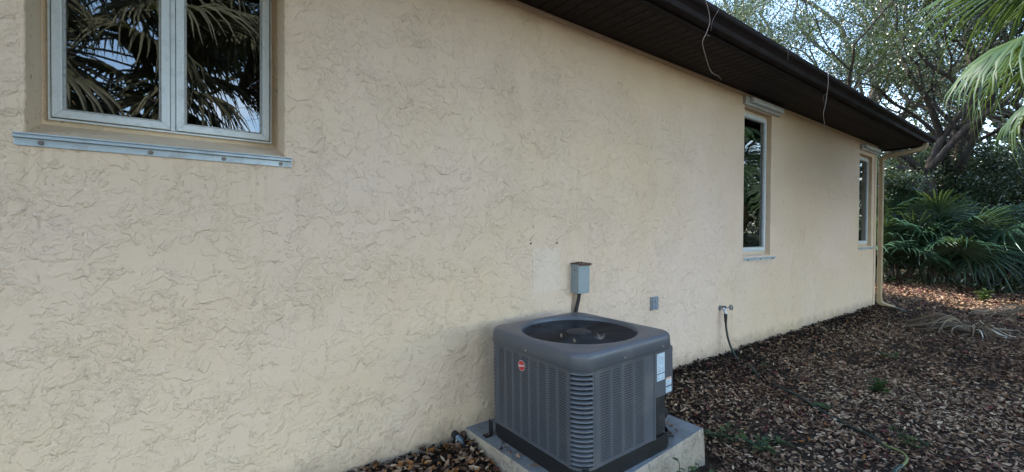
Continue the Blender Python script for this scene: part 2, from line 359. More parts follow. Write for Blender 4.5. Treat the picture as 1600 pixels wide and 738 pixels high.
def reveal(w_, d_, sill):
    x0, x1, z0, z1 = w_; b = MB()
    zi = z0+sill
    b.add([(x0, 0, z0), (x0, d_+.02, zi), (x0, d_+.02, z1), (x0, 0, z1)], [(0, 1, 2, 3)])
    b.add([(x1, 0, z0), (x1, 0, z1), (x1, d_+.02, z1), (x1, d_+.02, zi)], [(0, 1, 2, 3)])
    b.add([(x0, 0, z1), (x0, d_+.02, z1), (x1, d_+.02, z1), (x1, 0, z1)], [(0, 1, 2, 3)])
    b.add([(x0, 0, z0), (x1, 0, z0), (x1, d_+.02, zi), (x0, d_+.02, zi)], [(0, 1, 2, 3)])
    return b
reveal(W1, D1, .085).build('window_reveal', 'stucco_edge', house)
reveal(W2, D2, .03).build('window_reveal', 'stucco_edge', house)
reveal(W3, D2, .03).build('window_reveal', 'stucco_edge', house)
def ring(b, x0, x1, z0, z1, t, y0, y1):
    """mitre-jointed rectangular frame of width t"""
    o = [(x0, z0), (x1, z0), (x1, z1), (x0, z1)]; i_ = [(x0+t, z0+t), (x1-t, z0+t), (x1-t, z1-t), (x0+t, z1-t)]
    for k in range(4):
        a, c, d_, e = o[k], o[(k+1) % 4], i_[(k+1) % 4], i_[k]
        b.add([(p[0], y0, p[1]) for p in (a, c, d_, e)] + [(p[0], y1, p[1]) for p in (a, c, d_, e)],
              [(0, 1, 2, 3), (7, 6, 5, 4), (0, 4, 5, 1), (2, 6, 7, 3), (1, 5, 6, 2), (3, 7, 4, 0)])
    return b
def window(x0, x1, z0, z1, y, label, lights=1, ft=.009, st=.031):
    fr = MB(); ring(fr, x0, x1, z0, z1, ft, y-.006, y+.06)
    mull = []; wd = (x1-x0-2*ft)/lights
    f = fr.build('window', 'white', house, bevel=.002); f['label'] = label
    for k in range(lights):
        a = x0+ft+k*wd + (.011 if k else .003); c = x0+ft+(k+1)*wd - (.011 if k < lights-1 else .003)
        sb = MB(); ring(sb, a, c, z0+ft+.003, z1-ft-.003, st, y-.016, y+.03); sb.build('sash', 'white', f, bevel=.003)
        gb = MB(); ring(gb, a+st, c-st, z0+ft+st+.003, z1-ft-st-.003, .009, y-.004, y+.02); gb.build('glazing_bead', 'gasket', f, bevel=.002)
        pb = MB(); pb.box((a+st+.004, y+.010, z0+ft+st+.006), (c-st-.004, y+.014, z1-ft-st-.006)); pb.build('pane', 'glass', f)
        if k < lights-1:
            mb = MB(); mb.box((c+.002, y-.008, z0+ft+.001), (c+.020, y+.03, z1-ft-.001)); mb.build('mullion', 'white', f)
    gp = MB(); gp.box((x0+ft, y+.022, z0+ft), (x1-ft, y+.0275, z0+ft+.006)); gp.build('sash_gap', 'dark', f)
    return f
# surround strip of smooth stucco between the reveal and the frame
def surround(w_, y, x0, x1, z0, z1):
    b = MB(); X0, X1, Z0, Z1 = w_
    for a, c, d_, e in ((X0-.01, x0, Z0, Z1), (x1, X1+.01, Z0, Z1), (x0, x1, Z0, z0), (x0, x1, z1, Z1)):
        b.box((a, y, d_), (c, y+.03, e))
    b.build('window_surround', 'stucco_edge', house)
w1 = (-.455, .350, 1.712, 2.58); surround(W1, D1, *w1)
window(*w1, D1-.012, 'wide two light white casement window in the near wall', 2)
w2 = (4.93, 5.545, 1.045, 2.615); surround(W2, D2, *w2)
window(*w2, D2-.012, 'tall narrow white window near the middle of the wall', 1, .014, .03)
w3 = (8.83, 9.43, 1.085, 2.54); surround(W3, D2, *w3)
window(*w3, D2-.012, 'tall narrow white window beside the downspout', 1, .014, .03)
b = MB()   # rooms seen dimly through the panes
b.box((XL+.1, 3.2, -.1), (XE-.1, 3.3, SOF)); b.build('room_wall', 'room', house)
b = MB()
for k in range(46): b.box((8.86, D2+.055, 1.10+k*.031), (9.40, D2+.058, 1.10+k*.031+.029), Matrix.Rotation(rad(14), 3, 'X'))
b.build('window_blind', 'curtain', house)
b = MB(); b.box((5.30, D2+.07, 1.05), (5.52, D2+.085, 2.62)); b.build('curtain', 'curtain', house)

# shutter tracks
def rail(x0, x1, zt, bolts, label, hh=.05, proud=.022):
    pr = [(0, zt-hh), (-.006, zt-hh), (-.006, zt-hh*.42), (-proud, zt-hh*.40), (-proud, zt-hh*.30), (-.012, zt-hh*.28), (-.012, zt-hh*.12), (-proud, zt-hh*.10), (-proud, zt), (0, zt)]
    b = MB(); b.extr(pr, 0, x0, x1); o = b.build('shutter_track', 'alu', house, bevel=.0012); o['label'] = label
    for bx in bolts:
        t = MB(); z = zt-hh*.70
        t.tube([(bx, -.006, z), (bx, -.009, z)], .0085, 14); t.tube([(bx, -.009, z), (bx, -.015, z)], .0065, 6); t.build('bolt', 'bolt', o, smooth=30)
rail(-.498, .401, 1.613, (-.43, -.12, .13, .355), 'long pale metal shutter track under the near window', .045)
rail(4.915, 5.70, .985, (5.0, 5.3, 5.62), 'short metal shutter track under the middle window', .035)
rail(8.80, 9.60, 1.03, (8.95, 9.4), 'short metal shutter track under the far window', .035)
def header(x0, x1, z0, z1, label):
    b = MB(); pr = [(0, z0), (-.03, z0), (-.03, z0+.02), (-.035, z0+.02), (-.035, z1), (0, z1)]
    b.extr(pr, 0, x0, x1); o = b.build('shutter_header', 'header', house, bevel=.002); o['label'] = label
    b = MB(); b.box((x0+.09, -.075, z0+.03), (x1-.005, -.0352, z1-.006)); b.build('header_cap', 'white', o, bevel=.006)
header(4.86, 5.735, 2.665, 2.755, 'grey shutter header above the middle window')
header(8.80, 9.66, 2.635, 2.725, 'grey shutter header above the far window')
# trim by far window and moulding under the soffit
b = MB(); b.box((9.60, -.012, -.05), (9.665, .0, 2.72)); b.build('corner_trim', 'stucco_edge', house, bevel=.004)
b = MB(); b.extr([(0, SOF-.028), (-.012, SOF-.024), (-.02, SOF-.006), (-.02, SOF-.001), (0, SOF-.001)], 0, XL, XE); b.build('wall_top_bead', 'stucco_edge', house)
# soffit boards, each a piece
bw = .102; proto = None; nb = int((EX-.06-XL)/bw)
for k in range(nb):
    if proto is None:
        b = MB(); pr = [(0, 0), (.094, 0), (.096, .004), (bw, .0045), (bw, .012), (0, .012)]
        b.extr(pr, 1, -OV+.004, -.0005); b.add([(-.0, -OV, .011), (bw, -OV, .011), (bw, 0, .011), (0, 0, .011)], [(0, 1, 2, 3)])
        proto = b.build('soffit_board', 'soffit', house, org=Vector((0, 0, 0))); o = proto
    else:
        o = bpy.data.objects.new('soffit_board', proto.data); C.objects.link(o); o.parent = house
    o.location = (XL+k*bw, 0, SOF)
b = MB(); b.box((XE+.001, 0, SOF), (EX-.04, YB+.5, SOF+.012)); b.build('end_soffit', 'soffit', house)
# fascia + K-style gutter
b = MB(); b.box((XL-.5, -OV-.022, SOF-.02), (EX, -OV, SOF+.14)); b.box((EX-.03, -OV+.001, SOF-.02), (EX-.008, YB+.5, SOF+.14)); b.build('fascia', 'gutter', house, bevel=.003)
y0 = -OV-.023
gp = [(y0, SOF+.125), (y0, SOF+.005), (y0-.060, SOF+.005), (y0-.066, SOF+.012), (y0-.070, SOF+.05), (y0-.085, SOF+.068), (y0-.108, SOF+.085), (y0-.114, SOF+.098), (y0-.114, SOF+.125), (y0-.104, SOF+.128), (y0-.100, SOF+.120), (y0-.108, SOF+.112), (y0-.108, SOF+.10), (y0-.080, SOF+.074), (y0-.064, SOF+.055), (y0-.060, SOF+.012), (y0-.004, SOF+.012), (y0-.004, SOF+.125)]
b = MB(); b.loft([[(XL-.5, u, v) for u, v in gp], [(EX+.115, u, v) for u, v in gp]], True, (False, False))
for gxx in (-1.2, 1.9, 5.0, 8.1):
    sb_ = MB(); sb_.loft([[(gxx, u-(.0015 if u < y0-.002 else 0), v-(.0015 if v < SOF+.05 else 0)) for u, v in gp[:9]], [(gxx+.075, u-(.0015 if u < y0-.002 else 0), v-(.0015 if v < SOF+.05 else 0)) for u, v in gp[:9]]], False); sb_.build('gutter_seam', 'gutter', house)
full = [(y0, SOF+.125)]+gp[1:9]; b.add([(EX+.115, u, v) for u, v in full], [tuple(range(len(full)))])
b.build('gutter', 'gutter', house)
b = MB(); gq = [(EX-.01-(u-y0), v) for u, v in gp]; b.loft([[(u, -OV-.05, v) for u, v in gq], [(u, YB+.5, v) for u, v in gq]], True, (True, True)); b.build('side_gutter', 'gutter', house)
# roof (hip) and drip edge
RZ = SOF+.135; ys, ye = -OV-.06, YB+.57; xs, xe = XL-.6, EX+.05; half = (ye-ys)/2; rh = half*math.tan(rad(19)); ym = (ys+ye)/2
b = MB(); b.add([(xs, ys, RZ), (xe, ys, RZ), (xe, ye, RZ), (xs, ye, RZ), (xs+half, ym, RZ+rh), (xe-half, ym, RZ+rh)], [(0, 1, 5, 4), (1, 2, 5), (2, 3, 4, 5), (3, 0, 4), (3, 2, 1, 0)])
b.build('roof', 'shingle', house)
# debris of leaves on the roof edge
n = 1500; px = rng.uniform(XL, EX, n); px = np.concatenate([px, rng.normal(3.25, .35, 700)]); n = len(px)
py = ys+.01+np.abs(rng.normal(0, .03, n)); pz = RZ+.012+rng.random(n)*.02+np.where(np.abs(px-3.25) < .5, rng.random(n)*.035, 0)
def leafcloud(P, size, tone, flat=.0, elong=.45, nrm=None):
    n = len(P); a = rng.normal(size=(n, 3)); 
    if flat: a[:, 2] *= (1-flat)
    a /= np.linalg.norm(a, axis=1)[:, None]; c = rng.normal(size=(n, 3))
    if flat: c[:, 2] *= (1-flat)
    c -= a*(a*c).sum(1)[:, None]; c /= np.linalg.norm(c, axis=1)[:, None]
    s_ = size*(.7+.6*rng.random(n)); A = a*s_[:, None]*.5; B = c*(s_*elong*.5)[:, None]
    nn = np.cross(a, c)*s_[:, None]*.12
    V = np.stack([P-A, P-A*.1+B+nn, P+A, P-A*.1-B+nn], 1).reshape(-1, 3)
    k = np.arange(n)*4; Fq = np.stack([k, k+1, k+2, k+3], 1)
    return V, Fq, np.repeat(tone, 4)
V, Fq, T = leafcloud(np.stack([px, py, pz], 1), .05, rng.random(n)*.5, .6)
o = link('roof_leaf_debris', npmesh('roof_leaf_debris', V, Fq, T), 'litter'); tag(o, 'dry brown leaves caught along the roof edge above the gutter', 'leaf debris', kind='stuff')
# downspout
def boxtube(b, pts, wx, wy, up=Vector((1, 0, 0))):
    pts = [Vector(p) for p in pts]; loops = []
    for i, p in enumerate(pts):
        t = (pts[min(i+1, len(pts)-1)]-pts[max(i-1, 0)]).normalized(); u = (up-t*up.dot(t)).normalized(); v = t.cross(u)
        loops.append([tuple(p+u*wx*a/2+v*wy*c/2) for a, c in ((-1, -.75), (-.75, -1), (.75, -1), (1, -.75), (1, .75), (.75, 1), (-.75, 1), (-1, .75))])
    return b.loft(loops, True, (True, True))
XS, YS = XE+.035, -.055
b = MB(); boxtube(b, [(XS, YS, .10), (XS, YS, 2.50)], .075, .065); ds = b.build('downspout', 'spout', house, smooth=40)
sgm = [Vector(p) for p in ((XS, YS, 2.49), (XS, YS, 2.56), (XS+.02, YS-.03, 2.60), (XS+.06, YS-.12, 2.625), (10.0, -.50, 2.70), (10.03, -.555, 2.725), (10.035, -.575, 2.76), (10.035, -.575, 2.80))]
b = MB(); boxtube(b, sgm, .08, .07); b.build('elbow', 'spout', ds, smooth=40)
b = MB(); boxtube(b, [(XS, YS, .13), (XS, YS, .07), (XS+.02, YS-.03, .03), (XS+.08, YS-.10, -.01), (XS+.13, YS-.17, -.035)], .085, .075); b.build('outlet_elbow', 'spout', ds, smooth=40)
for z in (.9, 1.9):
    b = MB(); b.box((XS-.041, YS-.036, z), (XS+.041, YS+.05, z+.025)); b.build('strap', 'spout', ds)
b = MB(); b.loft([[(9.98, -.12, .0), (9.82, -.20, .0), (9.82, -.20, -.09), (9.98, -.12, -.09)], [(9.97, -.34, -.045), (9.76, -.42, -.045), (9.76, -.42, -.12), (9.97, -.34, -.12)]], True, (True, True))
o = b.build('splash_block', 'splash', bevel=.01); tag(o, 'small dark plastic splash block under the foot of the downspout', 'splash block')

# lighter rectangular patch and two anchor holes on the wall
b = MB(); b.box((1.906, -.0022, .845), (2.165, .004, 1.15)); b.build('wall_patch', 'patch', house)['label'] = 'paler rectangular patch left of the steel box'
for (hx, hz) in ((1.893, 1.187), (2.137, 1.188)):
    b = MB(); b.tube([(hx, -.0012, hz), (hx, .002, hz)], .006, 9); b.tube([(hx-.006, -.0011, hz+.02), (hx-.006, .002, hz+.021)], .0035, 7)
    b.tube([(hx-.008, -.0013, hz-.006), (hx-.006, .002, hz-.006)], .006, 6); b.build('anchor_hole', 'dark', house)

# ------------------------------------------------------------------ air conditioner on its pad
AX0, AX1, AY0, AY1 = 1.457, 2.205, -.920, -.148; PZ = .05; TILT = rad(-1.25)
pad = thing('concrete_pad', (1.46, -.4, PZ), 'low concrete pad with cream painted sides under the air conditioner', 'concrete pad')
def padpoly(g): return [(1.377-g, 0), (1.39-g, -.5), (1.392-g, -.965-g), (2.0, -.93-g), (2.520+g, -.900-g), (2.53+g, -.45), (2.52+g, 0)]
b = MB(); pp = padpoly(0)
b.add([(x, y, PZ) for x, y in pp], [tuple(range(7))]); b.build('pad_top', 'conc', pad)
b = MB(); P2 = []
for i in range(6):
    for t in np.linspace(0, 1, 14)[:-1]: P2.append((pp[i][0]+(pp[i+1][0]-pp[i][0])*t, pp[i][1]+(pp[i+1][1]-pp[i][1])*t))
P2.append(pp[-1]); c0 = (2.0, -.4)
def lo(z, g): return [(x+(x-c0[0])*g*(1+random.uniform(-.6, .6)), y+(y-c0[1])*g*(1+random.uniform(-.6, .6)), z+random.uniform(-.001, .001)) for x, y in P2]
b.loft([[(x, y, PZ-.0005) for x, y in P2], lo(PZ-.006, .008), lo(PZ-.05, .010), lo(PZ-.11, .013), lo(PZ-.18, .015), lo(PZ-.32, .016)], False); b.build('pad_side', 'conc_side', pad, smooth=True)
pad.rotation_euler = (0, TILT, 0)

ac = thing('air_conditioner', (AX0, (AY0+AY1)/2, PZ+.001), 'square slate grey outdoor air conditioner with round top fan, standing on concrete pad', 'air conditioner')
def rrect(x0, x1, y0, y1, r, n=10):
    out = []
    for cx, cy, a0 in ((x1-r, y1-r, 0), (x0+r, y1-r, 90), (x0+r, y0+r, 180), (x1-r, y0+r, 270)):
        for i in range(n+1): a = rad(a0+90*i/n); out.append((cx+r*math.cos(a), cy+r*math.sin(a)))
    # resample: split straight edges
    res = []
    for i, p in enumerate(out):
        q_ = out[(i+1) % len(out)]; d_ = math.dist(p, q_); k = 10 if d_ > .2 else 1
        for j in range(k): res.append((p[0]+(q_[0]-p[0])*j/k, p[1]+(q_[1]-p[1])*j/k))
    return res
CR = .088; ZB, ZP0, ZP1, ZT = PZ, PZ+.092, .612, .700
fx, fy = (AX0+AX1)/2, (AY0+AY1)/2; FR = .329
def off(g): return rrect(AX0-g, AX1+g, AY0-g, AY1+g, CR+g)
def cir(r, like):
    return [(fx+r*math.cos(math.atan2(y-fy, x-fx)), fy+r*math.sin(math.atan2(y-fy, x-fx))) for x, y in like]
o0 = off(0); L = []
L.append([(x, y, ZP1+.004) for x, y in off(-.006)]); L.append([(x, y, ZP1+.001) for x, y in off(.004)]); L.append([(x, y, ZP1+.004) for x, y in off(.007)])
L.append([(x, y, ZT-.032) for x, y in off(.004)])
for i in range(1, 7):
    a = PI/2*i/6; L.append([(x, y, ZT-.030+.0265*math.sin(a)) for x, y in off(.004-.022*(1-math.cos(a)))])
inn = off(-.024); ci = cir(FR+.010, inn)
L.append([(x, y, ZT-.0032) for x, y in off(-.022)])
L.append([(x*.5+u*.5, y*.5+v*.5, ZT-.001) for (x, y), (u, v) in zip(inn, ci)])
L.append([(u, v, ZT) for u, v in ci]); L.append([(u, v, ZT-.003) for u, v in cir(FR+.004, inn)])
L.append([(u, v, ZT-.012) for u, v in cir(FR, inn)]); L.append([(u, v, ZT-.05) for u, v in cir(FR-.012, inn)]); L.append([(u, v, ZT-.16) for u, v in cir(FR-.014, inn)])
b = MB(); b.loft(L); b.build('top_cover', 'unit', ac, smooth=True)
b = MB()
for sx, sy in ((AX0+.30, AY0-.0075), (AX0+.62, AY0-.0075)): b.tube([(sx, sy+.004, ZP1+.025), (sx, sy-.001, ZP1+.025)], .004, 8)
b.tube([(AX0-.0075, AY0+.40, ZP1+.025), (AX0-.011, AY0+.40, ZP1+.025)], .004, 8)
b.build('screw', 'chrome', ac)
# inner core
b = MB(); core = rrect(AX0+.022, AX1-.022, AY0+.022, AY1-.022, CR-.02)
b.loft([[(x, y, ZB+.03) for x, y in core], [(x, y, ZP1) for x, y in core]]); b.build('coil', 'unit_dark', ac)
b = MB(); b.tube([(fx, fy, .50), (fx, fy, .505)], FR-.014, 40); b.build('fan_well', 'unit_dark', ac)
# base pan
b = MB(); bp_ = rrect(AX0+.004, AX1-.004, AY0+.004, AY1-.004, CR-.004); bi = rrect(AX0+.010, AX1-.010, AY0+.010, AY1-.010, CR-.01)
b.loft([[(x, y, ZB) for x, y in bi], [(x, y, ZB+.03) for x, y in bp_], [(x, y, ZP0-.002) for x, y in bp_], [(x, y, ZP0-.001) for x, y in bi]]); b.build('base_pan', 'black', ac, smooth=30)
# rails at top and bottom of the louvred skin
def band(z0, z1, t=.0, nm='rail'):
    b = MB(); o_ = off(t); i_ = off(t-.012)
    b.loft([[(x, y, z0) for x, y in i_], [(x, y, z0) for x, y in o_], [(x, y, z1) for x, y in o_], [(x, y, z1) for x, y in i_]])
    return b.build(nm, 'unit', ac, smooth=30)
# Lower right front is cut away for the valves, so the bottom rail stops there
SX = 2.005
def openband(z0, z1):
    b = MB()
    for seg in ('L', 'F', 'B', 'RR'):
        if seg == 'L': b.box((AX0, AY0+CR, z0), (AX0+.012, AY1-CR, z1))
        if seg == 'F': b.box((AX0+CR, AY0, z0), (SX, AY0+.012, z1))
        if seg == 'B': b.box((AX0+CR, AY1-.012, z0), (AX1-CR, AY1, z1))
        if seg == 'RR': b.box((AX1-.012, AY0+.22, z0), (AX1, AY1-CR, z1))
    return b
openband(ZP0, ZP0+.014).build('bottom_rail', 'unit', ac, bevel=.001)
openband(ZP1-.012, ZP1+.003).build('top_rail', 'unit', ac, bevel=.001)
zz0, zz1 = ZP0+.014, ZP1-.012; rows = 35; pit = (zz1-zz0)/rows
def side(kind, cols, a0, a1, lay, nm='louvre_panel'):
    """lay: list of (start,end) of louvre columns along the face"""
    def bx(b, u0, u1, z0, z1, d0, d1, tilt=0):
        if kind == 'L': p, q_ = (AX0+d0, u0, z0), (AX0+d1, u1, z1); r = Matrix.Rotation(tilt, 3, 'Y')
        elif kind == 'F': p, q_ = (u0, AY0+d0, z0), (u1, AY0+d1, z1); r = Matrix.Rotation(-tilt, 3, 'X')
        elif kind == 'B': p, q_ = (u0, AY1-d1, z0), (u1, AY1-d0, z1); r = Matrix.Rotation(tilt, 3, 'X')
        else: p, q_ = (AX1-d1, u0, z0), (AX1-d0, u1, z1); r = Matrix.Rotation(-tilt, 3, 'Y')
        b.box(p, q_, r if tilt else None)
    b = MB(); e = a0
    for (s_, t_) in lay + [(a1, None)]:
        bx(b, e, s_, zz0, zz1, .0003, .012)
        if t_ is not None: e = t_
    pnl = b.build(nm, 'unit', ac, bevel=.0012)
    for (s_, t_) in lay:
        b = MB()
        for k in range(rows):
            z = zz0+(k+.5)*pit; bx(b, s_-.001, t_+.001, z-pit*.30, z+pit*.30, .0010, .0024, rad(5))
        tag(b.build('louvre_strip', 'unit', pnl), kind='stuff')
    return pnl
def even(a, b_, n, gap): 
    p = (b_-a+gap)/n; return [(a+i*p, a+(i+1)*p-gap) for i in range(n)]
side('L', 8, AY0+CR, AY1-CR, even(AY0+CR+.014, AY1-CR-.016, 8, .015))
side('F', 4, AX0+CR, SX, even(1.585, 1.918, 4, .018))
side('B', 8, AX0+CR, AX1-CR, even(AX0+CR+.014, AX1-CR-.016, 8, .015))
side('R', 5, AY0+.22, AY1-CR, even(AY0+.24, AY1-CR-.016, 6, .021))
# corner sections: margins + 20 curved ribs each
ribs = 20; rp = (zz1+.010-zz0)/ribs
def corner(cx, cy, a0):
    def arc(r, z, s0=0., s1=1., n=12): return [(cx+r*math.cos(rad(a0+90*(s0+(s1-s0)*i/n))), cy+r*math.sin(rad(a0+90*(s0+(s1-s0)*i/n))), z) for i in range(n+1)]
    b = MB()
    for s0, s1 in ((0, .10), (.90, 1.)):
        b.loft([arc(CR, ZP0, s0, s1, 3), arc(CR, ZP1+.003, s0, s1, 3)], False); b.loft([arc(CR-.012, ZP0, s0, s1, 3), arc(CR-.012, ZP1+.003, s0, s1, 3)], False)
        s = s1 if s0 == 0 else s0; b.loft([arc(CR, ZP0, s, s, 1), arc(CR-.012, ZP0, s, s, 1)], False)
    for z0, z1 in ((ZP0, ZP0+.014), (ZP1-.008, ZP1+.003)): b.loft([arc(CR-.01, z0), arc(CR, z0), arc(CR, z1), arc(CR-.01, z1)], False)
    # seam beads
    for s in (0, 1):
        p = arc(CR+.001, 0, s, s, 1)[0]; b.tube([(p[0], p[1], ZP0), (p[0], p[1], ZP1)], .0018, 6)
    cs = b.build('corner_section', 'unit', ac, smooth=40)
    b = MB(); h = rp
    b.loft([arc(CR-.014, h*1.0, .10, .90), arc(CR-.006, h*.93, .10, .90), arc(CR-.0005, h*.78, .10, .90), arc(CR+.0015, h*.56, .10, .90), arc(CR+.001, h*.44, .10, .90), arc(CR-.003, h*.41, .10, .90), arc(CR-.014, h*.86, .10, .90)], False)
    me0 = None
    for k in range(ribs):
        if me0 is None:
            r_ = b.build('corner_rib', 'unit', cs, smooth=50, org=ORG[cs.name]); me0 = r_.data
        else:
            r_ = bpy.data.objects.new('corner_rib', me0); C.objects.link(r_); r_.parent = cs
        r_.location = (0, 0, zz0+k*rp-.002)
    return cs
corner(AX0+CR, AY0+CR, 180); corner(AX0+CR, AY1-CR, 90); corner(AX1-CR, AY1-CR, 0)
# service panel on the front right with valve recess below
b = MB(); n = 8; pts = [(SX+.002, AY0-.0015), (AX1-.045, AY0-.0015)] + [(AX1-.045+.045*math.sin(rad(a)), AY0-.0015+.045*(1-math.cos(rad(a)))) for a in (20, 40, 60, 75, 90)] + [(AX1, AY0+.22)]
pin = [(x-.010 if x > AX1-.03 else x, y+.010) for x, y in pts]
ZS = .365
b.loft([[(x, y, ZS) for x, y in pin], [(x, y, ZS) for x, y in pts], [(x, y, ZP1+.003) for x, y in pts], [(x, y, ZP1+.003) for x, y in pin]], False)
sp = b.build('service_panel', 'unit', ac, smooth=40)
b = MB(); b.box((SX-.004, AY0-.004, ZP0), (SX+.010, AY0+.022, ZS-.001)); b.box((SX-.0015, AY0-.0035, ZS), (SX+.0015, AY0+.004, ZP1)); b.build('panel_edge', 'unit', ac, bevel=.001)
b = MB(); b.box((SX+.011, AY0+.02, ZP0), (SX+.016, AY0+.2, ZS)); b.box((SX+.017, AY0+.10, ZP0), (AX1-.02, AY0+.11, ZS)); b.build('recess_liner', 'black', ac)
def sticker(x0, x1, z0, z1, lines, band=None, seed=1):
    y = AY0-.0022; b = MB(); b.box((x0, y, z0), (x1, y+.0005, z1)); s_ = b.build('label_sticker', 'sticker', sp)
    rr = random.Random(seed); b = MB()
    for (za, zb, nl) in lines:
        for k in range(nl):
            zc = zb-(zb-za)*(k+.5)/nl; xx = x0+.005
            while xx < x1-.008:
                l_ = rr.uniform(.004, .012); e = min(xx+l_, x1-.005); b.box((xx, y-.0004, zc-.0009), (e, y-.0001, zc+.0009)); xx = e+rr.uniform(.002, .004)
                if rr.random() < .12: break
    b.build('small_print', 'print_dark', s_)
    for (za, zb, mm) in band or []:
        b = MB(); b.box((x0+.001, y-.0005, za), (x1-.001, y-.0001, zb)); b.build('printed_band', mm, s_)
sticker(2.028, 2.098, .452, .600, [(.50, .59, 9), (.458, .485, 4)], [(.488, .493, 'print_dark')], 3)
sticker(2.108, 2.160, .372, .455, [(.376, .400, 4), (.415, .438, 4)], [(.447, .453, 'orange'), (.402, .411, 'print_dark')], 5)
# badge with lettering
bx_, by_, bz_ = AX0-.002, -.565, .545
def disc(b, r, x0, x1, n=36): b.tube([(x0, by_, bz_), (x1, by_, bz_)], r, n)
by_ = AY0+.365-.02; by_ = -.48
b = MB(); disc(b, .0285, AX0+.002, AX0-.006); bd = b.build('badge', 'chrome', ac, smooth=40)
b = MB(); disc(b, .0255, AX0-.0055, AX0-.0068); b.build('badge_face', 'red', bd, smooth=40)
def lettering(txt, size, parent, loc, rot, m_, shear=0., ext=.0004):
    cu = bpy.data.curves.new('lettering', 'FONT'); cu.body = txt; cu.size = size; cu.shear = shear; cu.align_x = 'CENTER'; cu.align_y = 'CENTER'; cu.extrude = ext; cu.offset = size*.015
    ob = bpy.data.objects.new('tmp_text', cu); C.objects.link(ob); bpy.context.view_layer.update()
    me = bpy.data.meshes.new_from_object(ob.evaluated_get(bpy.context.evaluated_depsgraph_get())); bpy.data.objects.remove(ob)
    me.name = 'lettering'; mw = Matrix.Translation(Vector(loc)-ORG[parent.name]) @ rot.to_4x4(); me.transform(mw)
    me.materials.clear(); return link('lettering', me, m_, parent)
rot = Matrix(((0, 0, -1), (-1, 0, 0), (0, 1, 0)))
rot = rot @ Matrix.Rotation(rad(14), 3, 'Z')
lettering('Rheem', .0175, bd, (AX0-.0074, by_, bz_), rot, 'print_white', .35)
# fan: guard rings, radial wires, hub cap, blades
b = MB(); nr = 21
def gzf(r): return ZT-.020-.006*(1-(r/FR)**2)
for k in range(nr):
    r = .080+(FR-.020-.080)*k/(nr-1); pts = [(fx+r*math.cos(2*PI*i/56), fy+r*math.sin(2*PI*i/56), gzf(r)) for i in range(57)]; b.tube(pts, .0016, 5, False)
g = tag(b.build('guard_rings', 'guard', ac, smooth=True), kind='stuff')
for k in range(8):
    a = 2*PI*k/8+.3; b = MB(); b.tube([(fx+.055*math.cos(a), fy+.055*math.sin(a), gzf(.05)-.004), (fx+(FR-.006)*math.cos(a), fy+(FR-.006)*math.sin(a), gzf(FR)-.004)], .0028, 6); b.build('guard_spoke', 'guard', ac, smooth=True)
b = MB(); pr = [(0.0, ZT-.012), (.050, ZT-.012), (.066, ZT-.015), (.073, ZT-.021), (.073, ZT-.032)]
b.loft([[(fx+max(r, .001)*math.cos(2*PI*i/36), fy+max(r, .001)*math.sin(2*PI*i/36), z) for i in range(36)] for r, z in pr]); b.build('motor_cap', 'hub', ac, smooth=40)
b = MB(); b.tube([(fx, fy, .54), (fx, fy, ZT-.03)], .055, 24); b.build('fan_motor', 'black', ac, smooth=40)
for k in range(3):
    b = MB(); a0 = 2*PI*k/3+.5; lo_ = []
    for j in range(7):
        r = .05+(FR-.05-.03)*j/6; w_ = .30+.28*math.sin(PI*j/6*.7)
        lo_.append([(fx+r*math.cos(a0+w_*(s-.5)*2), fy+r*math.sin(a0+w_*(s-.5)*2), .60+(s-.5)*.085+.01*math.sin(PI*s)) for s in np.linspace(0, 1, 6)])
    b.loft(lo_, False); b.build('fan_blade', 'blade', ac, smooth=True)
# tie-down brackets
b = MB(); b.box((AX0-.052, AY1-.045, ZB), (AX0-.004, AY1-.002, ZB+.004)); b.box((AX0-.006, AY1-.042, ZB+.004), (AX0-.001, AY1-.004, ZB+.085)); b.build('tie_down_bracket', 'black', ac)
b = MB(); cb = (AX0+.022, AY0+.010)
b.box((cb[0]-.02, cb[1]-.018, ZB), (cb[0]+.012, cb[1]-.010, ZB+.125), Matrix.Rotation(rad(-45), 3, 'Z')); b.box((cb[0]-.05, cb[1]-.05, ZB), (cb[0]+.01, cb[1]-.005, ZB+.004), Matrix.Rotation(rad(-45), 3, 'Z'))
b.tube([(cb[0]-.012, cb[1]-.03, ZB+.105), (cb[0]-.012, cb[1]-.012, ZB+.105)], .011, 10); b.build('tie_down_bracket', 'black', ac, bevel=.002)
# valves and lines
b = MB(); b.tube([(2.06, AY0+.10, .25), (2.06, AY0+.03, .25)], .022, 12); b.tube([(2.06, AY0+.06, .25), (2.06, AY0+.06, .32)], .010, 8); b.tube([(2.10, AY0+.10, .18), (2.10, AY0+.03, .18)], .015, 12); b.build('service_valve', 'brass', ac, smooth=40)
b = MB(); b.tube([(2.10, AY0+.12, .24), (2.16, AY0+.09, .225), (2.22, AY0+.10, .20), (2.255, AY0+.14, .165)], [.03, .034, .036, .034], 14); b.build('pipe_insulation', 'black', ac, smooth=40)
ln = MB(); pts = [(2.08, AY0+.05, .17), (2.14, AY0+.02, .13), (2.22, AY0+.03, .09), (2.28, AY0+.08, .064), (2.30, AY0+.15, .062), (2.27, AY0+.28, .062), (2.22, AY0+.48, .062), (2.25, -.03, .07)]
def smoothpts(P, n=6):
    P = [Vector(p) for p in P]; out = []
    for i in range(len(P)-1):
        p0, p1, p2, p3 = P[max(i-1, 0)], P[i], P[i+1], P[min(i+2, len(P)-1)]
        for j in range(n):
            t = j/n; out.append(.5*((2*p1)+(p2-p0)*t+(2*p0-5*p1+4*p2-p3)*t*t+(3*p1-p0-3*p2+p3)*t**3))
    return out+[P[-1]]
ln.tube(smoothpts(pts), .008, 8); ln.build('refrigerant_line', 'blackr', ac, smooth=True)
ac.rotation_euler = (0, TILT, 0)
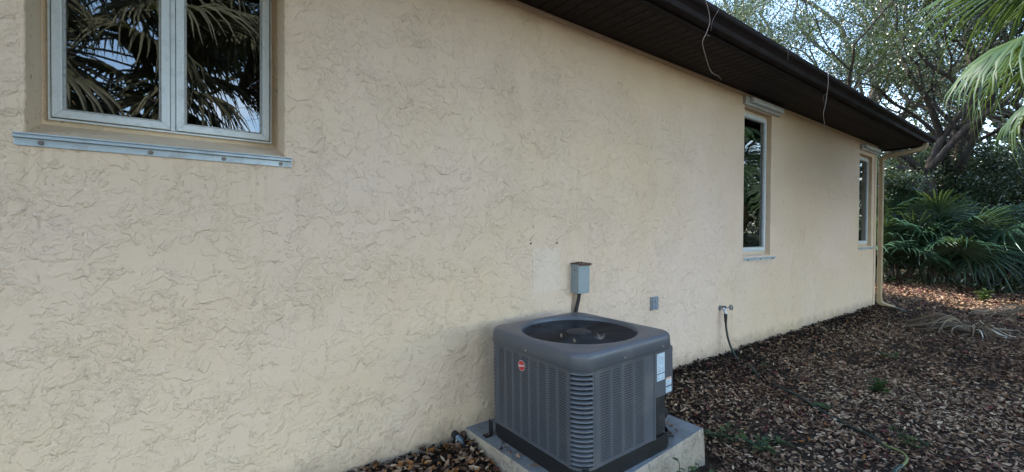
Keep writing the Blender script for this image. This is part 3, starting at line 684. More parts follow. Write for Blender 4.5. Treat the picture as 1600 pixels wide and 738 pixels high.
# leaf bits on the fan guard
for (dx, dy, s_, lb, tn) in ((-.20, -.05, .030, 'pale curled leaf lying on the left of the fan guard', .9), (-.215, -.17, .035, 'yellowish leaf at the left rim of the fan opening', .85)):
    V, Fq, T = leafcloud(np.array([[fx+dx, fy+dy, ZT+.002]]), s_, np.array([tn]), .4, .7); o = link('dry_leaf', npmesh('dry_leaf', V, Fq, T), 'deadpalm'); tag(o, lb, 'leaf')
b = MB()
for k in range(9):
    a = k*.72; b.tube([(fx-.06, fy-.205, ZT-.008), (fx-.06+.03*math.cos(a), fy-.205+.03*math.sin(a), ZT+.001+.012*(k % 3))], [.0016, .0007], 5)
tag(b.build('dry_twig', 'root'), 'small pale dried sprig lying at the front of the fan guard', 'twig')

# ------------------------------------------------------------------ things on the wall
bx = thing('disconnect_box', (2.33, 0, .93), 'grey steel electrical box with rusty lid on the wall above the air conditioner', 'electrical box')
b = MB(); b.box((2.275, -.078, .815), (2.392, 0, 1.028)); b.build('case', 'box', bx, bevel=.002)
b = MB(); b.box((2.279, -.0805, .818), (2.388, -.0785, .985)); b.build('cover', 'box', bx, bevel=.001)
b = MB(); b.box((2.268, -.090, 1.029), (2.399, .0, 1.037)); b.box((2.268, -.090, 1.018), (2.399, -.087, 1.0285)); b.build('lid', 'rust', bx, bevel=.001)
for k in range(6):
    b = MB(); xx = 2.285+k*.013; b.tube([(xx, -.05+.02*(k % 2), 1.0375), (xx+.006, -.045+.02*(k % 2), 1.044)], [.006, .003], 6); b.build('rust_flake', 'rust', bx)
b = MB(); b.tube([(2.276, -.04, .985), (2.273, -.04, .985)], .006, 8); b.tube([(2.276, -.045, .93), (2.270, -.045, .93)], .003, 6); b.build('knockout', 'rust', bx)
cp = MB(); cp.tube(smoothpts([(2.33, -.035, .812), (2.325, -.03, .76), (2.31, -.022, .68), (2.30, -.022, .60), (2.30, -.022, .42)]), .0135, 12); o = cp.build('conduit', 'blackr', smooth=True)
tag(o, 'short black flexible conduit running down the wall below the steel box', 'conduit')
b = MB(); b.tube(smoothpts([(2.300, -.006, .81), (2.285, -.006, .72), (2.283, -.006, .60), (2.283, -.006, .42)]), .003, 6); tag(b.build('thin_wire', 'root', smooth=True), 'thin pale wire beside the black conduit under the steel box', 'wire')
ot = thing('outlet_box', (3.28, 0, .64), 'small grey weatherproof socket box on the wall right of the air conditioner', 'socket')
b = MB(); b.box((3.236, -.022, .585), (3.325, 0, .700)); b.build('case', 'outlet', ot, bevel=.003)
for z in (.590, .645):
    b = MB(); b.box((3.243, -.032, z), (3.318, -.0225, z+.050), Matrix.Rotation(rad(4), 3, 'X')); c = b.build('flap', 'outlet', ot, bevel=.004)
    b = MB(); b.tube([(3.281, -.032, z+.025), (3.281, -.0375, z+.025)], .015, 16); b.tube([(3.250, -.032, z+.047), (3.312, -.032, z+.047)], .004, 8); b.build('hinge', 'outlet', c, smooth=40)
b = MB(); b.tube([(3.42, -.002, .678), (3.42, .001, .678)], .004, 8); b.build('anchor_hole', 'dark', house)
tp = thing('hose_tap', (4.42, 0, .48), 'small metal hose tap with round handle sticking out of the wall', 'tap')
b = MB(); b.tube([(4.42, 0, .485), (4.42, -.004, .485)], .03, 18); b.tube([(4.42, 0, .485), (4.42, -.05, .485)], .012, 12); b.tube([(4.42, -.035, .500), (4.42, -.045, .478), (4.42, -.06, .45), (4.42, -.062, .435)], [.013, .015, .014, .015], 12); b.build('body', 'brass', tp, smooth=40)
b = MB(); b.tube([(4.43, -.045, .488), (4.50, -.075, .492)], .004, 8)
cen = Vector((4.503, -.076, .492)); ax = Vector((.92, -.39, .05)).normalized(); u_ = ax.orthogonal().normalized(); v_ = ax.cross(u_)
b.tube([cen+(u_*math.cos(2*PI*i/20)+v_*math.sin(2*PI*i/20))*.024 for i in range(21)], .005, 8, False)
for k in range(4): b.tube([cen, cen+(u_*math.cos(PI*k/2)+v_*math.sin(PI*k/2))*.023], .0032, 6)
b.build('handle', 'fitting', tp, smooth=40)
b = MB(); b.tube([(4.40, -.03, .502), (4.44, -.055, .502)], .008, 8); b.build('valve_stem', 'black', tp)
hs = thing('garden_hose', (4.42, -.07, .43), 'dark green garden hose hanging from the tap and trailing over the leaves', 'hose')
b = MB(); b.tube([(4.42, -.062, .434), (4.42, -.063, .40), (4.421, -.064, .34)], [.017, .016, .012], 12); b.build('hose_collar', 'blackr', hs, smooth=40)
hp = [(4.42, -.064, .36), (4.425, -.07, .27), (4.44, -.09, .15), (4.46, -.13, .04), (4.43, -.21, -.035)]
for x, y in ((4.32, -.36), (4.20, -.50), (4.16, -.66), (4.07, -.86), (3.97, -1.02), (3.84, -1.26), (3.73, -1.42), (3.62, -1.54)): hp.append((x, y, float(gz(x, y))+.028+.012*math.sin(x*19)))
b = MB(); b.tube(smoothpts(hp), .0105, 10); b.build('hose_run', 'hose', hs, smooth=True)
x, y = 3.62, -1.54; hq = [(3.66, -1.50, float(gz(3.66, -1.5))+.035), (3.62, -1.54, float(gz(x, y))+.04), (3.545, -1.62, float(gz(x, y))+.06), (3.46, -1.66, float(gz(x, y))+.06), (3.37, -1.655, float(gz(x, y))+.045), (3.30, -1.64, float(gz(x, y))+.04), (3.2, -1.66, float(gz(x, y))+.03), (2.9, -1.8, float(gz(x, y))+.03)]
b = MB(); b.tube(smoothpts(hq[:6]), .007, 10); b.build('hose_end', 'hosey', hs, smooth=True)
b = MB(); b.tube(smoothpts(hq[4:]), .0115, 10); b.build('hose_run', 'hose', hs, smooth=True)
# little fitting at the wall foot left of the pad
ft = thing('conduit_fitting', (1.31, -.03, -.02), 'small blue grey metal fitting at the wall foot beside the pad', 'pipe fitting')
b = MB(); b.tube([(1.30, -.02, .03), (1.315, -.045, .01), (1.325, -.06, -.03)], [.014, .02, .017], 12); b.build('body', 'fitting', ft, smooth=40)
b = MB(); b.tube([(1.296, -.002, .035), (1.300, -.03, .028)], .022, 12); b.build('collar', 'black', ft, smooth=40)
b = MB(); b.tube([(1.29, -.04, .02), (1.288, -.05, -.02)], .006, 8); b.build('screw', 'brass', ft, smooth=40)
b = MB(); b.box((1.342, -.03, -.05), (1.368, -.002, .035)); o = b.build('wooden_stake', 'rust', bevel=.002); tag(o, 'short brown wooden stake between the fitting and the pad', 'stake')

# hanging roots on the gutter
def root(label, runs):
    b = MB()
    for pts, r in runs:
        P = smoothpts(pts, 5); b.tube(P, [r*(1-.6*i/len(P)) for i in range(len(P))], 5)
    tag(b.build('hanging_root', 'root', smooth=True), label, 'root', 'dry roots hanging from the gutter')
g1 = -.66
root('long pale forked root hanging from the gutter near the top of the picture', [
    ([(2.86, g1, 2.935), (2.93, g1-.002, 2.88), (2.99, g1+.005, 2.78), (2.97, -.64, 2.69), (2.94, -.63, 2.62), (3.00, -.62, 2.54), (3.10, -.60, 2.47), (3.16, -.60, 2.45), (3.23, -.59, 2.455), (3.28, -.59, 2.44)], .0032),
    ([(2.90, g1, 2.93), (2.97, g1-.002, 2.905), (3.06, g1-.002, 2.93), (3.10, g1-.004, 2.90), (3.04, g1+.01, 2.80), (3.03, g1+.02, 2.72)], .0018),
    ([(2.97, -.64, 2.68), (3.0, -.65, 2.67)], .0018), ([(3.10, -.60, 2.47), (3.11, -.61, 2.44)], .0015)])
root('thin brown root hanging down between the middle and far windows', [
    ([(5.25, g1, 2.93), (5.26, g1-.003, 2.80), (5.27, g1+.01, 2.70), (5.25, -.64, 2.56), (5.24, -.63, 2.50), (5.30, -.62, 2.42), (5.36, -.62, 2.33), (5.38, -.62, 2.27)], .0032),
    ([(5.27, g1+.01, 2.70), (5.20, -.64, 2.66), (5.23, -.64, 2.60)], .0015)])
root('very short thread of root on the gutter face above the middle window', [([(4.28, g1, 2.93), (4.285, g1-.002, 2.87), (4.29, g1, 2.80)], .0014)])

# ------------------------------------------------------------------ leaf litter, mulch
def in_pad(x, y): return (x > 1.36) & (x < 2.62) & (y > -.99)
def litter(n, x0, x1, y0, y1, size, elong, tone, lift=.0, dens=None, flat=.72):
    x = rng.uniform(x0, x1, n); y = rng.uniform(y0, y1, n); k = ~in_pad(x, y)
    if dens is not None: k &= rng.random(n) < dens(x, y)
    x, y = x[k], y[k]; n = len(x); z = gz(x, y)+.006+rng.random(n)*.022+lift
    a = rng.normal(size=(n, 3)); a[:, 2] *= (1-flat); a /= np.linalg.norm(a, axis=1)[:, None]
    c = rng.normal(size=(n, 3)); c[:, 2] *= (1-flat)*1.3; c -= a*(a*c).sum(1)[:, None]; c /= np.linalg.norm(c, axis=1)[:, None]
    s_ = size*(.45+1.1*rng.random(n)**1.4); A = a*(s_*.5)[:, None]; B = c*(s_*elong*.5*(.7+.6*rng.random(n)))[:, None]
    nn = np.cross(a, c); nn *= np.sign(nn[:, 2:3]+1e-9)*s_[:, None]*rng.uniform(-.12, .34, (n, 1)); P = np.stack([x, y, z], 1)
    V = np.stack([P-A+nn*1.1, P-A*.38+B*.80+nn*.9, P+A*.30+B*.86+nn*1.1, P+A+nn*1.5, P+A*.30-B*.86+nn*.8, P-A*.38-B*.80+nn, P], 1).reshape(-1, 3)
    k = np.arange(n)*7; Fq = np.concatenate([np.stack([k+6, k+i, k+(i+1) % 6], 1) for i in (0, 2, 3, 5)]+[np.stack([k+6, k+1, k+2], 1), np.stack([k+6, k+4, k+5], 1)])
    t = tone(n, x, y)
    return V, Fq, np.repeat(t, 7)
def merge(L_):
    V, Fq, T = [], [], []; k = 0
    for v, f, t in L_: V.append(v); Fq.append(f+k); T.append(t); k += len(v)
    return np.concatenate(V), np.concatenate(Fq), np.concatenate(T)
def tone1(n, x, y):
    t = rng.beta(1.5, 1.15, n)*.9; patch = vnoise(x*1.7+3, y*1.7)+np.where((x < 5) & (y < -.9), .22, 0); t = np.clip(t*(.72+.55*patch), 0, .9)
    r = rng.random(n); redz = np.where((vnoise(x*1.1, y*1.1+40) > .55) & (x < 8), .06, .012)
    t = np.where(r < redz, rng.uniform(.935, .97, n), t); t = np.where(r > .99, rng.uniform(.98, 1, n), t); return t
dn = lambda x, y: np.clip(.18+1.5*(-y), 0, 1)*(.22+1.0*vnoise(x*2.2, y*2.2))
near = litter(52000, .6, 5.5, -2.8, -.01, .033, .40, tone1, 0, dn)
mid = litter(44000, 5.2, 10.5, -3.4, 0, .038, .42, tone1, .004, dn)
far = litter(34000, 10.3, 18, -4.6, 3.0, .060, .45, lambda n, x, y: np.clip(tone1(n, x, y)+.08, 0, .93), .008, None)
V, Fq, T = merge([near, mid, far, litter(5000, -2, .8, -5, -.01, .05, .42, tone1), litter(9000, 0, 12, -7, -2.7, .06, .45, tone1)])
tag(link('leaf_litter', npmesh('leaf_litter', V, Fq, T), 'litter'), 'brown, tan and red fallen oak leaves covering the ground', 'leaf litter', kind='stuff')
def mt(n, x, y): return rng.random(n)
V, Fq, T = merge([litter(16000, .4, 9.9, -.75, 0, .032, .35, mt, .0, lambda x, y: np.clip(1.25-(-y)/.55, 0, 1), .4)])
tag(link('bark_mulch', npmesh('bark_mulch', V, Fq, T), 'mulch'), 'dark bark mulch strip along the foot of the wall', 'mulch', kind='stuff')
n = 46; px = np.concatenate([rng.uniform(2.25, 2.49, 30), rng.uniform(1.40, 1.46, 16)]); py = np.concatenate([rng.uniform(-.86, -.05, 30), rng.uniform(-.7, -.03, 16)])
V, Fq, T = leafcloud(np.stack([px, py, PZ+.008+(px-1.46)*.0218+rng.random(n)*.006], 1), .036, rng.uniform(.2, .85, n), .85, .42)
tag(link('leaves_on_pad', npmesh('leaves_on_pad', V, Fq, T), 'litter'), 'scattered brown leaves lying on top of the concrete pad', 'leaf litter', kind='stuff')
# a few orange leaves at the wall foot left of the pad
L_ = litter(420, .7, 1.38, -.6, -.03, .046, .42, lambda n, x, y: rng.choice([.55, .7, .85, .985, .99, .35], n), .012)
tag(link('fallen_oak_leaves', npmesh('fallen_oak_leaves', *L_), 'litter'), 'bright orange and tan leaves heaped in the corner left of the pad', 'leaf litter', kind='stuff')

# ------------------------------------------------------------------ plants
def frond_mesh(name, seg=44, rad_=.9, spread=150, droop=.5, fold=.25, petiole=.8, wid=.030, tonebase=.4, ragged=.1, costa=.3, seed=0):
    """fan leaf: petiole runs along +X from the origin, blade opens beyond it; folded, split, drooping segments"""
    r = random.Random(seed); V = []; Fc = []; T = []
    P = []
    for i in range(6):
        t = i/5; P.append(Vector((petiole*t, 0, .10*petiole*math.sin(t*1.5))))
    tb = MB(); tb.tube(P, [.016-.006*i/5 for i in range(6)], 5); V += [tuple(v) for v in tb.v]; Fc += tb.f; T += [.6]*len(tb.v)
    base = P[-1]
    for k in range(seg):
        u = (k+.5)/seg*2-1; a = rad(spread)*u; ln_ = rad_*(1-.34*abs(u)**2.2)*(1+r.uniform(-ragged, ragged)); cst = costa*(1-abs(u))
        st = base+Vector((cst*rad_*.5, 0, -cst*rad_*.16)); d = Vector((math.cos(a), math.sin(a), .10-.25*abs(u)))
        d.normalize(); perp = Vector((-math.sin(a), math.cos(a), 0)); dd = droop*(1+r.uniform(-.4, .5)); tw = r.uniform(-.15, .15)
        stn = [0, .22, .45, .66, .84, 1.0]; ws = [.12, .75, 1, .72, .4, .04]; kk = len(V); tn = min(1, max(0, tonebase+r.uniform(-.22, .25)))
        brk = r.random() < .18; hang = r.uniform(.5, .8)
        for j, (s_, w_) in enumerate(zip(stn, ws)):
            x_ = s_*ln_; drop = dd*ln_*(s_**2.6)
            p = st+d*x_*(1-.35*droop*s_**3)+Vector((0, 0, -drop)) + perp*tw*ln_*s_**2*.5
            if brk and s_ > hang: p.z -= (s_-hang)*ln_*.8
            ww = wid*w_*(rad_/.9); up = Vector((0, 0, fold*ww*1.5))
            V += [tuple(p-perp*ww*.5), tuple(p+up), tuple(p+perp*ww*.5)]; T += [min(1, tn+(.35*max(0, s_-.75)))]*3
            if j:
                q0 = kk+(j-1)*3; q1 = kk+j*3; Fc += [(q0, q0+1, q1+1, q1), (q0+1, q0+2, q1+2, q1+1)]
    me = bpy.data.meshes.new(name); me.from_pydata(V, [], Fc); me.validate()
    at = me.attributes.new('tone', 'FLOAT', 'POINT'); at.data.foreach_set('value', np.array(T[:len(me.vertices)], np.float32)); me.shade_smooth(); return me
SAB = [frond_mesh('frond', 56, .95, 120, .42, .5, 1.15, .034, .45, .12, .55, s_) for s_ in (1, 2, 3)]
SABD = frond_mesh('dead_frond', 44, .85, 110, .9, .7, 1.0, .03, .5, .2, .5, 9)
PAL = [frond_mesh('frond', 34, .62, 145, .28, .45, .62, .040, .42, .12, .2, s_) for s_ in (11, 12, 13)]
M['palm_mirror_tone'] = leafmat('palm_leaf_mirror_tone', [(0, (.05, .05, .030)), (.5, (.10, .095, .058)), (.85, (.17, .15, .095)), (1, (.30, .25, .17))], .25)  # palm leaf copy; brown shaded look of the window reflection put into the colour
SABB = [x.copy() for x in SAB]
for x in SABB: x.materials.append(M['palm_mirror_tone'])
for x in SAB: x.materials.append(M['palm'])
for x in PAL: x.materials.append(M['palmetto'])
SABD.materials.append(M['deadpalm'])
def addfrond(parent, me, loc, az, el, rolla=0, s_=1.):
    o = bpy.data.objects.new('frond' if me is not SABD else 'dead_frond', me); C.objects.link(o); o.parent = parent
    o.location = loc; o.rotation_euler = (Matrix.Rotation(az, 3, 'Z') @ Matrix.Rotation(-el, 3, 'Y') @ Matrix.Rotation(rolla, 3, 'X')).to_euler(); o.scale = (s_,)*3; return o
def cabbage_palm(loc, h, label, n=34, s_=1., seed=1, elmin=-55, lean=(0, 0), dead=5, azs=None):
    r = random.Random(seed); x, y = loc; z0 = float(gz(x, y)); t = thing('cabbage_palm', (x, y, z0), label, 'palm tree')
    b = MB(); pts = [(x+lean[0]*k/8, y+lean[1]*k/8, z0-.2+(h+.2)*k/8) for k in range(9)]; b.tube(pts, [.20-.05*k/8+.01*(k % 2) for k in range(9)], 14); b.build('trunk', 'palm_bark', t, smooth=True)
    b = MB()
    for k in range(60):
        zz = z0+h-1.3*(k/60)-.02; a = k*2.4; rr_ = .16; c = Vector((x+lean[0], y+lean[1], zz)); dr = Vector((math.cos(a), math.sin(a), 0))
        b.tube([c+dr*rr_, c+dr*(rr_+.12)+Vector((0, 0, .16))], [.035, .018], 5)
    tag(b.build('boot', 'palm_bark', t), kind='stuff')
    for k in range(n):
        q_ = k/(n-1); el = rad(78-(78-elmin)*q_**.85); az = k*2.399+r.uniform(-.2, .2)
        addfrond(t, (SABB if y < -4.5 else SAB)[k % 3], (lean[0]+.1*math.cos(az), lean[1]+.1*math.sin(az), h-.25*q_+.05), az, el, r.uniform(-.35, .35), s_*r.uniform(.88, 1.1))
    for k in range(dead):
        az = k*1.3+seed; addfrond(t, SABD, (lean[0]+.1*math.cos(az), lean[1]+.1*math.sin(az), h-.35), az, rad(-72), 0, s_*.95)
    return t
cabbage_palm((7.25, -3.32), 4.0, 'cabbage palm whose drooping fan fronds hang into the top right corner', 40, 1.0, 3, -60)
# behind the photographer; the window panes mirror them
cabbage_palm((-1.5, -4.9), 3.8, 'cabbage palm behind the viewer mirrored in the left pane of the near window', 66, 1.15, 5, -62)
cabbage_palm((2.6, -6.2), 5.6, 'cabbage palm behind the viewer mirrored in the right pane of the near window', 36, 1.15, 8, -48, (-1.3, .9))
cabbage_palm((12.3, -3.9), 3.5, 'cabbage palm right of the picture mirrored in the tall window', 34, 1.1, 9, -60)
def palmetto(loc, n, s_, seed, label, h=.7):
    r = random.Random(seed); x, y = loc; z0 = float(gz(x, y)); t = thing('palmetto_clump', (x, y, z0), label, 'palmetto', 'palmetto clumps at the edge of the wood')
    b = MB()
    for k in range(4):
        a = r.uniform(0, 6.28); b.tube([(x+.1*math.cos(a), y+.1*math.sin(a), z0-.1), (x+.3*math.cos(a), y+.3*math.sin(a), z0+h*.6), (x+.35*math.cos(a), y+.35*math.sin(a), z0+h)], [.055, .05, .04], 8)
    b.build('stem', 'bark_dark', t, smooth=True)
    for k in range(n):
        az = k*2.399+r.uniform(-.3, .3); el = rad(r.uniform(0, 75)); rr_ = r.uniform(0, .35)
        addfrond(t, PAL[k % 3], (rr_*math.cos(az), rr_*math.sin(az), h*r.uniform(.4, 1)), az, el, r.uniform(-.5, .5), s_*r.uniform(.8, 1.15))
    return t
PC = [((15.7, 1.2), 28, 1.7, 'bushy dark green palmetto just beyond the house corner', 1.1), ((14.9, .70), 26, 1.6, 'large green palmetto with wide fans right of the downspout', .8), ((14.9, .15), 26, 1.65, 'palmetto with drooping pale fans in front of the left oak', .9),
      ((16.3, .1), 18, 1.3, 'palmetto behind the drooping fans, at the foot of the left oak', 1.2), ((16.4, -.75), 14, 1.2, 'low palmetto spreading fans between the two oak trunks', .7), ((17.9, -1.5), 16, 1.1, 'palmetto at the right edge of the picture beyond the oaks', .5), ((17.6, 1.5), 22, 1.5, 'tall palmetto behind the clumps by the house corner', 1.8)]
for i, (l_, n, s_, lb, h) in enumerate(PC): palmetto(l_, n, s_, 20+i, lb, h)
# dead fronds on the ground: a brown boot with curled, torn ribbons of leaf
def dead_frond(x, y, az, ln_, n, spread, seed, label):
    r = random.Random(seed); z0 = float(gz(x, y)); t = thing('dead_palm_frond', (x, y, z0), label, 'palm frond', 'dead palm fronds on the ground')
    b = MB(); d = Vector((math.cos(az), math.sin(az), 0)); b.tube([Vector((x, y, z0+.03))-d*.75, Vector((x, y, z0+.07))-d*.3, Vector((x, y, z0+.08)), Vector((x, y, z0+.06))+d*.12], [.014, .018, .035, .012], 7); b.build('petiole', 'palm_bark', t, smooth=True)
    V = []; Fc = []; T = []
    for k in range(n):
        a = az+rad(spread)*r.uniform(-1, 1)**3; L_ = ln_*r.uniform(.45, 1.1); hh = r.uniform(.02, .13); w_ = r.uniform(.012, .03); kk = len(V); tn = r.uniform(.15, 1); cu = r.uniform(-.5, .5); tip = r.uniform(-.02, .05); oz = r.uniform(0, .05)
        for j in range(7):
            u = j/6; aa = a+cu*u*u; p = Vector((math.cos(aa), math.sin(aa), 0))*L_*u; z = .05+oz+hh*math.sin(PI*min(1, u*1.1))*(1-u)*2+tip*u - .05*u; pr = Vector((-math.sin(aa), math.cos(aa), 0))*w_*(.35+1.1*u*(1-u)*2+.05)*.6
            tw = Vector((0, 0, w_*.5*math.sin(3*u+k)))
            V += [tuple(p+Vector((0, 0, z))-pr-tw), tuple(p+Vector((0, 0, z+w_*.35))), tuple(p+Vector((0, 0, z))+pr+tw)]; T += [tn]*3
            if j: q0 = kk+(j-1)*3; q1 = q0+3; Fc += [(q0, q0+1, q1+1, q1), (q0+1, q0+2, q1+2, q1+1)]
    me = bpy.data.meshes.new('torn_blade'); me.from_pydata(V, [], Fc); at = me.attributes.new('tone', 'FLOAT', 'POINT'); at.data.foreach_set('value', np.array(T, np.float32)); link('torn_blade', me, 'deadpalm', t)
dead_frond(9.0, -1.20, rad(140), .8, 30, 30, 1, 'long grey brown dead palm frond lying flat on the leaf litter')
dead_frond(8.75, -1.32, rad(250), .36, 20, 120, 2, 'small crumpled tan palm frond with pale curled tips, nearest of the dead fronds')
dead_frond(11.3, -1.75, rad(115), .75, 26, 50, 3, 'pale dead palm frond lying farther back near the right edge')
# weeds
def weed(x, y, n, h, ls, seed, label, creeping=False):
    r = random.Random(seed); z0 = float(gz(x, y)); t = thing('weed', (x, y, z0), label, 'weed', 'weeds among the fallen leaves')
    b = MB(); V = []; Fc = []; T = []
    for k in range(n):
        a = r.uniform(0, 6.28); d_ = r.uniform(.2, 1)*(h*1.2 if creeping else h*.35); top = Vector((x+d_*math.cos(a), y+d_*math.sin(a), z0+h*r.uniform(.5, 1)))
        p0 = Vector((x+.3*d_*math.cos(a), y+.3*d_*math.sin(a), z0-.01)); b.tube([p0, (p0+top)/2+Vector((0, 0, .02*h)), top], .0017, 4)
        for j in range(5 if not creeping else 3):
            aa = r.uniform(0, 6.28); f_ = 1-j*.16; c = p0+(top-p0)*f_; dr = Vector((math.cos(aa), math.sin(aa), r.uniform(-.2, .5))).normalized(); sd_ = dr.cross(Vector((0, 0, 1))).normalized(); L_ = ls*r.uniform(.6, 1.2)
            kk = len(V); tn = r.uniform(0, 1); up = Vector((0, 0, L_*.15))
            for q_ in (c, c+dr*L_*.4+sd_*L_*.3+up, c+dr*L_*.8+sd_*L_*.22+up*.6, c+dr*L_, c+dr*L_*.8-sd_*L_*.22+up*.6, c+dr*L_*.4-sd_*L_*.3+up, c+dr*L_*.5): V.append(tuple(q_-Vector((x, y, z0)))); T.append(tn)
            Fc += [(kk+6, kk+i, kk+(i+1) % 6) for i in range(6)]
    b.build('stem', 'weed', t)
    me = bpy.data.meshes.new('foliage'); me.from_pydata(V, [], Fc); at = me.attributes.new('tone', 'FLOAT', 'POINT'); at.data.foreach_set('value', np.array(T, np.float32)); link('foliage', me, 'weed', t)
weed(2.08, -1.04, 3, .20, .05, 1, 'tall thin weed against the pad just right of the unit')
weed(1.92, -1.06, 3, .11, .05, 7, 'small weed below the black base of the unit')
weed(2.22, -1.08, 3, .17, .045, 2, 'upright weed in front of the pad side near the bottom edge')
weed(2.32, -1.10, 5, .08, .06, 3, 'low leafy weed at the foot of the pad side')
weed(2.85, -.86, 10, .10, .05, 4, 'bright green creeping weed just right of the pad corner', True)
weed(2.95, -1.02, 9, .09, .055, 5, 'broad leaved weed between the pad corner and bottom edge', True)
weed(3.15, -1.05, 8, .07, .04, 6, 'small pale green weed patch further right of the pad', True)
weed(4.85, -1.20, 9, .15, .07, 8, 'dark bushy weed in the middle of the leaf litter')
weed(3.80, -1.62, 10, .10, .045, 9, 'low green weed beside the hose end', True)
weed(4.02, -1.03, 6, .05, .05, 10, 'flat green weed next to the middle of the hose', True)
weed(4.45, -.42, 6, .05, .03, 12, 'tiny weed close to the hose below the tap', True)
weed(6.2, -1.0, 8, .09, .05, 13, 'small weed at mid distance before the dead frond', True)
weed(13.0, -1.0, 9, .30, .12, 15, 'grassy weed standing at the edge of the sunlit leaves')

# trees
def tree(name, loc, h, r0, spread, label, cat='tree', group=None, nl=26000, ls=.085, leaf='oakleaf', bk='bark', seed=1, forks=4, first=.28, lean=(0, 0), sparse=.55, low=.25, split=None):
    r = random.Random(seed); x, y = loc; z0 = -.15; t = thing(name, (x, y, z0), label, cat, group)
    tb = MB(); tips = []
    H = h*first; base = Vector((x, y, z0-.3)); top = Vector((x+lean[0], y+lean[1], z0+H)); mid_ = (base+top)/2+Vector((r.uniform(-.2, .2)*r0*4, r.uniform(-.2, .2)*r0*4, 0))
    P = smoothpts([base, Vector((x, y, z0+.1)), mid_, top], 5); n = len(P)
    tb.tube(P, [r0*(1.5 if i == 0 else 1.28 if i < 4 else 1.05-.25*i/n) for i in range(n)], 12)
    tb.build('trunk', bk, t, smooth=True)
    def limb(b, p, d, ln_, rr, depth):
        pts = [p]; q_ = p; dd = d.copy(); k = 5
        for i in range(k):
            dd = (dd+Vector((r.uniform(-.32, .32), r.uniform(-.32, .32), r.uniform(-.16, .26)))).normalized(); q_ = q_+dd*ln_/k; pts.append(q_)
        P_ = smoothpts(pts, 2); b.tube(P_, [rr*(1-.55*i/len(P_)) for i in range(len(P_))], 8 if depth < 2 else 5, False)
        if depth >= 3: tips.append(pts[-1]); tips.append(pts[-2]); tips.append(pts[-3]); return
        nb_ = 3 if depth < 2 else 3
        for i in range(nb_):
            f_ = .45+.55*i/(nb_-1); s0 = P_[min(len(P_)-1, int(f_*(len(P_)-1)))]; a = r.uniform(0, 6.28)
            side_ = Vector((math.cos(a), math.sin(a), r.uniform(-.15, .55))); nd = (dd*.75+side_*.75).normalized(); limb(b, s0, nd, ln_*r.uniform(.55, .78), rr*.5, depth+1)
        if depth >= 1: tips.append(pts[-2])
    for k in range(forks):
        a = 2*PI*k/forks+r.uniform(-.5, .5); up = r.uniform(.5, 1.3); d = Vector((math.cos(a), math.sin(a), up)).normalized()
        b = MB(); st = top-Vector((0, 0, r0*.4)); 
        if k >= forks-1 and forks > 3: d = Vector((.25*math.cos(a), .25*math.sin(a), 1)).normalized()
        limb(b, st, d, spread*.62*r.uniform(.85, 1.1)*(1+.25*d.z), r0*.52, 0); b.build('limb', bk, t, smooth=True)
    tips = np.array([tuple(p) for p in tips]); nc = len(tips); per = rng.dirichlet(np.ones(nc)*1.3)*nl; L_ = []
    cid = np.repeat(np.arange(nc), np.maximum(per.astype(int), 1)); sc_ = rng.uniform(.25, .62, nc)*sparse*spread/4.5
    d = rng.normal(size=(len(cid), 3)); d /= np.linalg.norm(d, axis=1)[:, None]; d *= (rng.random(len(cid))**.45)[:, None]; d[:, 2] *= .6
    P_ = tips[cid]+d*sc_[cid][:, None]*1.8; P_ = P_[P_[:, 2] > z0+h*low]
    cid = cid[:len(P_)]; tone = np.clip(rng.normal(.45, .22, len(P_))+rng.normal(0, .1, nc)[cid], 0, 1)
    V, Fq, T = leafcloud(P_, ls, tone, .15, .5); V = V-np.array([x, y, z0])
    o = link('crown', npmesh('crown', V, Fq, T), leaf, t); o['kind'] = 'stuff'; return t
TG = 'oaks and other trees behind the house'
tree('oak_tree', (16.1, -.1), 8.5, .17, 5.2, 'dark trunked oak behind the palmettos, left of two', 'tree', TG, 70000, .062, 'darkleaf', 'bark_dark', 3, 5, .36, (-.4, .5), 1.0, .12)
tree('oak_tree', (18.2, -.75), 8.5, .21, 5.5, 'dark leaning oak trunk near the right edge', 'tree', TG, 70000, .062, 'darkleaf', 'bark_dark', 5, 5, .34, (-1.3, .8), 1.0, .12)
tree('oak_tree', (22.5, 3.4), 13.5, .34, 7.5, 'tall pale branched oak seen above the gutter against the sky', 'tree', TG, 50000, .063, 'oakleaf', 'bark', 8, 5, .36, (.2, .2), .6, .3)
tree('oak_tree', (20.5, 8.8), 13.0, .32, 7.2, 'open crowned oak behind the roof near the top centre', 'tree', TG, 42000, .060, 'oakleaf', 'bark', 12, 5, .36, (0, 0), .6, .3)
tree('oak_tree', (25.5, -1.5), 12.0, .33, 6.5, 'oak farther back above the dark leaning trunk', 'tree', TG, 60000, .075, 'oakleaf', 'bark', 17, 5, .34, (0, 0), .7, .25)
tree('oak_tree', (16.5, 7.2), 9.5, .2, 4.8, 'oak rising right behind the far roof corner', 'tree', TG, 30000, .06, 'oakleaf', 'bark', 23, 4, .42, (.3, -.3), .6, .4)
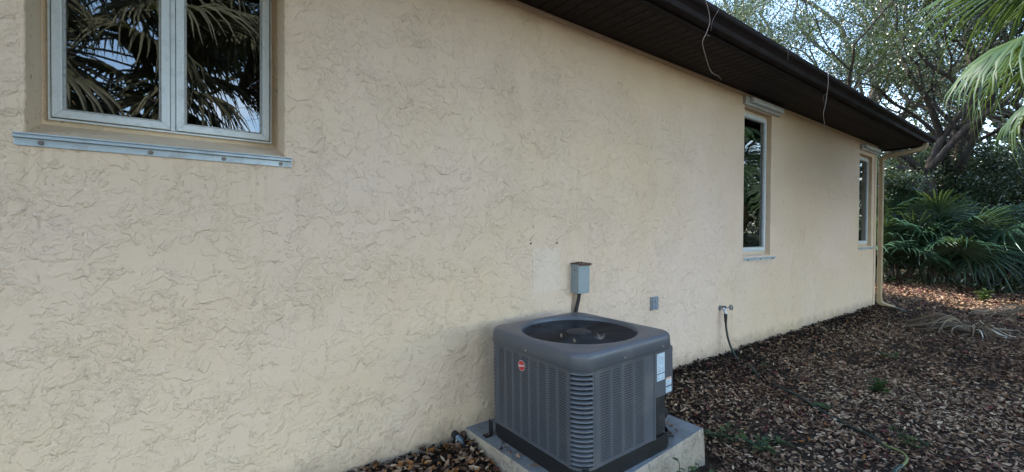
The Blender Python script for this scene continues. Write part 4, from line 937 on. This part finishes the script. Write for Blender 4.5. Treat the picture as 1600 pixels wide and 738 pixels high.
tree('evergreen_shrub', (17.1, 1.3), 4.9, .09, 2.7, 'glossy green evergreen shrub beyond the house corner', 'shrub', None, 64000, .07, 'darkleaf', 'bark_dark', 31, 6, .18, (0, 0), 1.0, .10)
tree('evergreen_shrub', (23.5, -.4), 4.6, .12, 2.6, 'rounded evergreen shrub behind the leaning oak trunk', 'shrub', None, 36000, .08, 'darkleaf', 'bark_dark', 37, 6, .2, (0, 0), 1.0, .06)
tree('evergreen_shrub', (20.2, .1), 4.8, .10, 2.8, 'dark evergreen shrub in the gap behind the left oak', 'shrub', None, 40000, .08, 'darkleaf', 'bark_dark', 41, 6, .2, (0, 0), 1.0, .06)
tree('oak_tree', (-4, -13), 10, .3, 5.5, 'oak behind the viewer to the left, mirrored in the near window', 'tree', TG, 22000, .11, 'oakleaf', 'bark', 53, 5, .3, (0, 0), .8, .25)
tree('oak_tree', (19, -7.5), 10, .3, 5.5, 'oak outside the picture at the right, mirrored in the tall window', 'tree', TG, 22000, .11, 'oakleaf', 'bark', 57, 5, .3, (0, 0), .8, .25)
# undergrowth and far wood
n = 120000; x = 23+rng.random(n)**1.5*22; y = -18+rng.random(n)*52; top = 1.5+7.5*vnoise(x*.16, y*.22)**1.2+1.6*vnoise(x*.9, y*.9)
z = -.15+rng.random(n)**.75*top; V, Fq, T = leafcloud(np.stack([x, y, z], 1), .22, np.clip(rng.normal(.4, .25, n), 0, 1), .1, .6)
tag(link('distant_undergrowth', npmesh('distant_undergrowth', V, Fq, T), 'darkleaf'), 'dark mass of bushes filling the distance behind the trees', 'bushes', kind='stuff')
n = 9000; x = rng.uniform(13.2, 19, n); y = rng.uniform(-5, 4.5, n); k = (x+.35*y) > 14.3; x, y = x[k], y[k]; z = -.14+rng.random(len(x))*.28
V, Fq, T = leafcloud(np.stack([x, y, z], 1), .12, np.clip(rng.normal(.3, .2, len(x)), 0, 1), .1, .3)
tag(link('ground_cover', npmesh('ground_cover', V, Fq, T), 'darkleaf'), 'low dark green ground cover under the trees', 'ground cover', kind='stuff')
for o in list(bpy.data.objects):
    if o.type == 'MESH' and 'label' in o and 'category' not in o and o.parent is None and o.get('kind') is None: print('check', o.name)
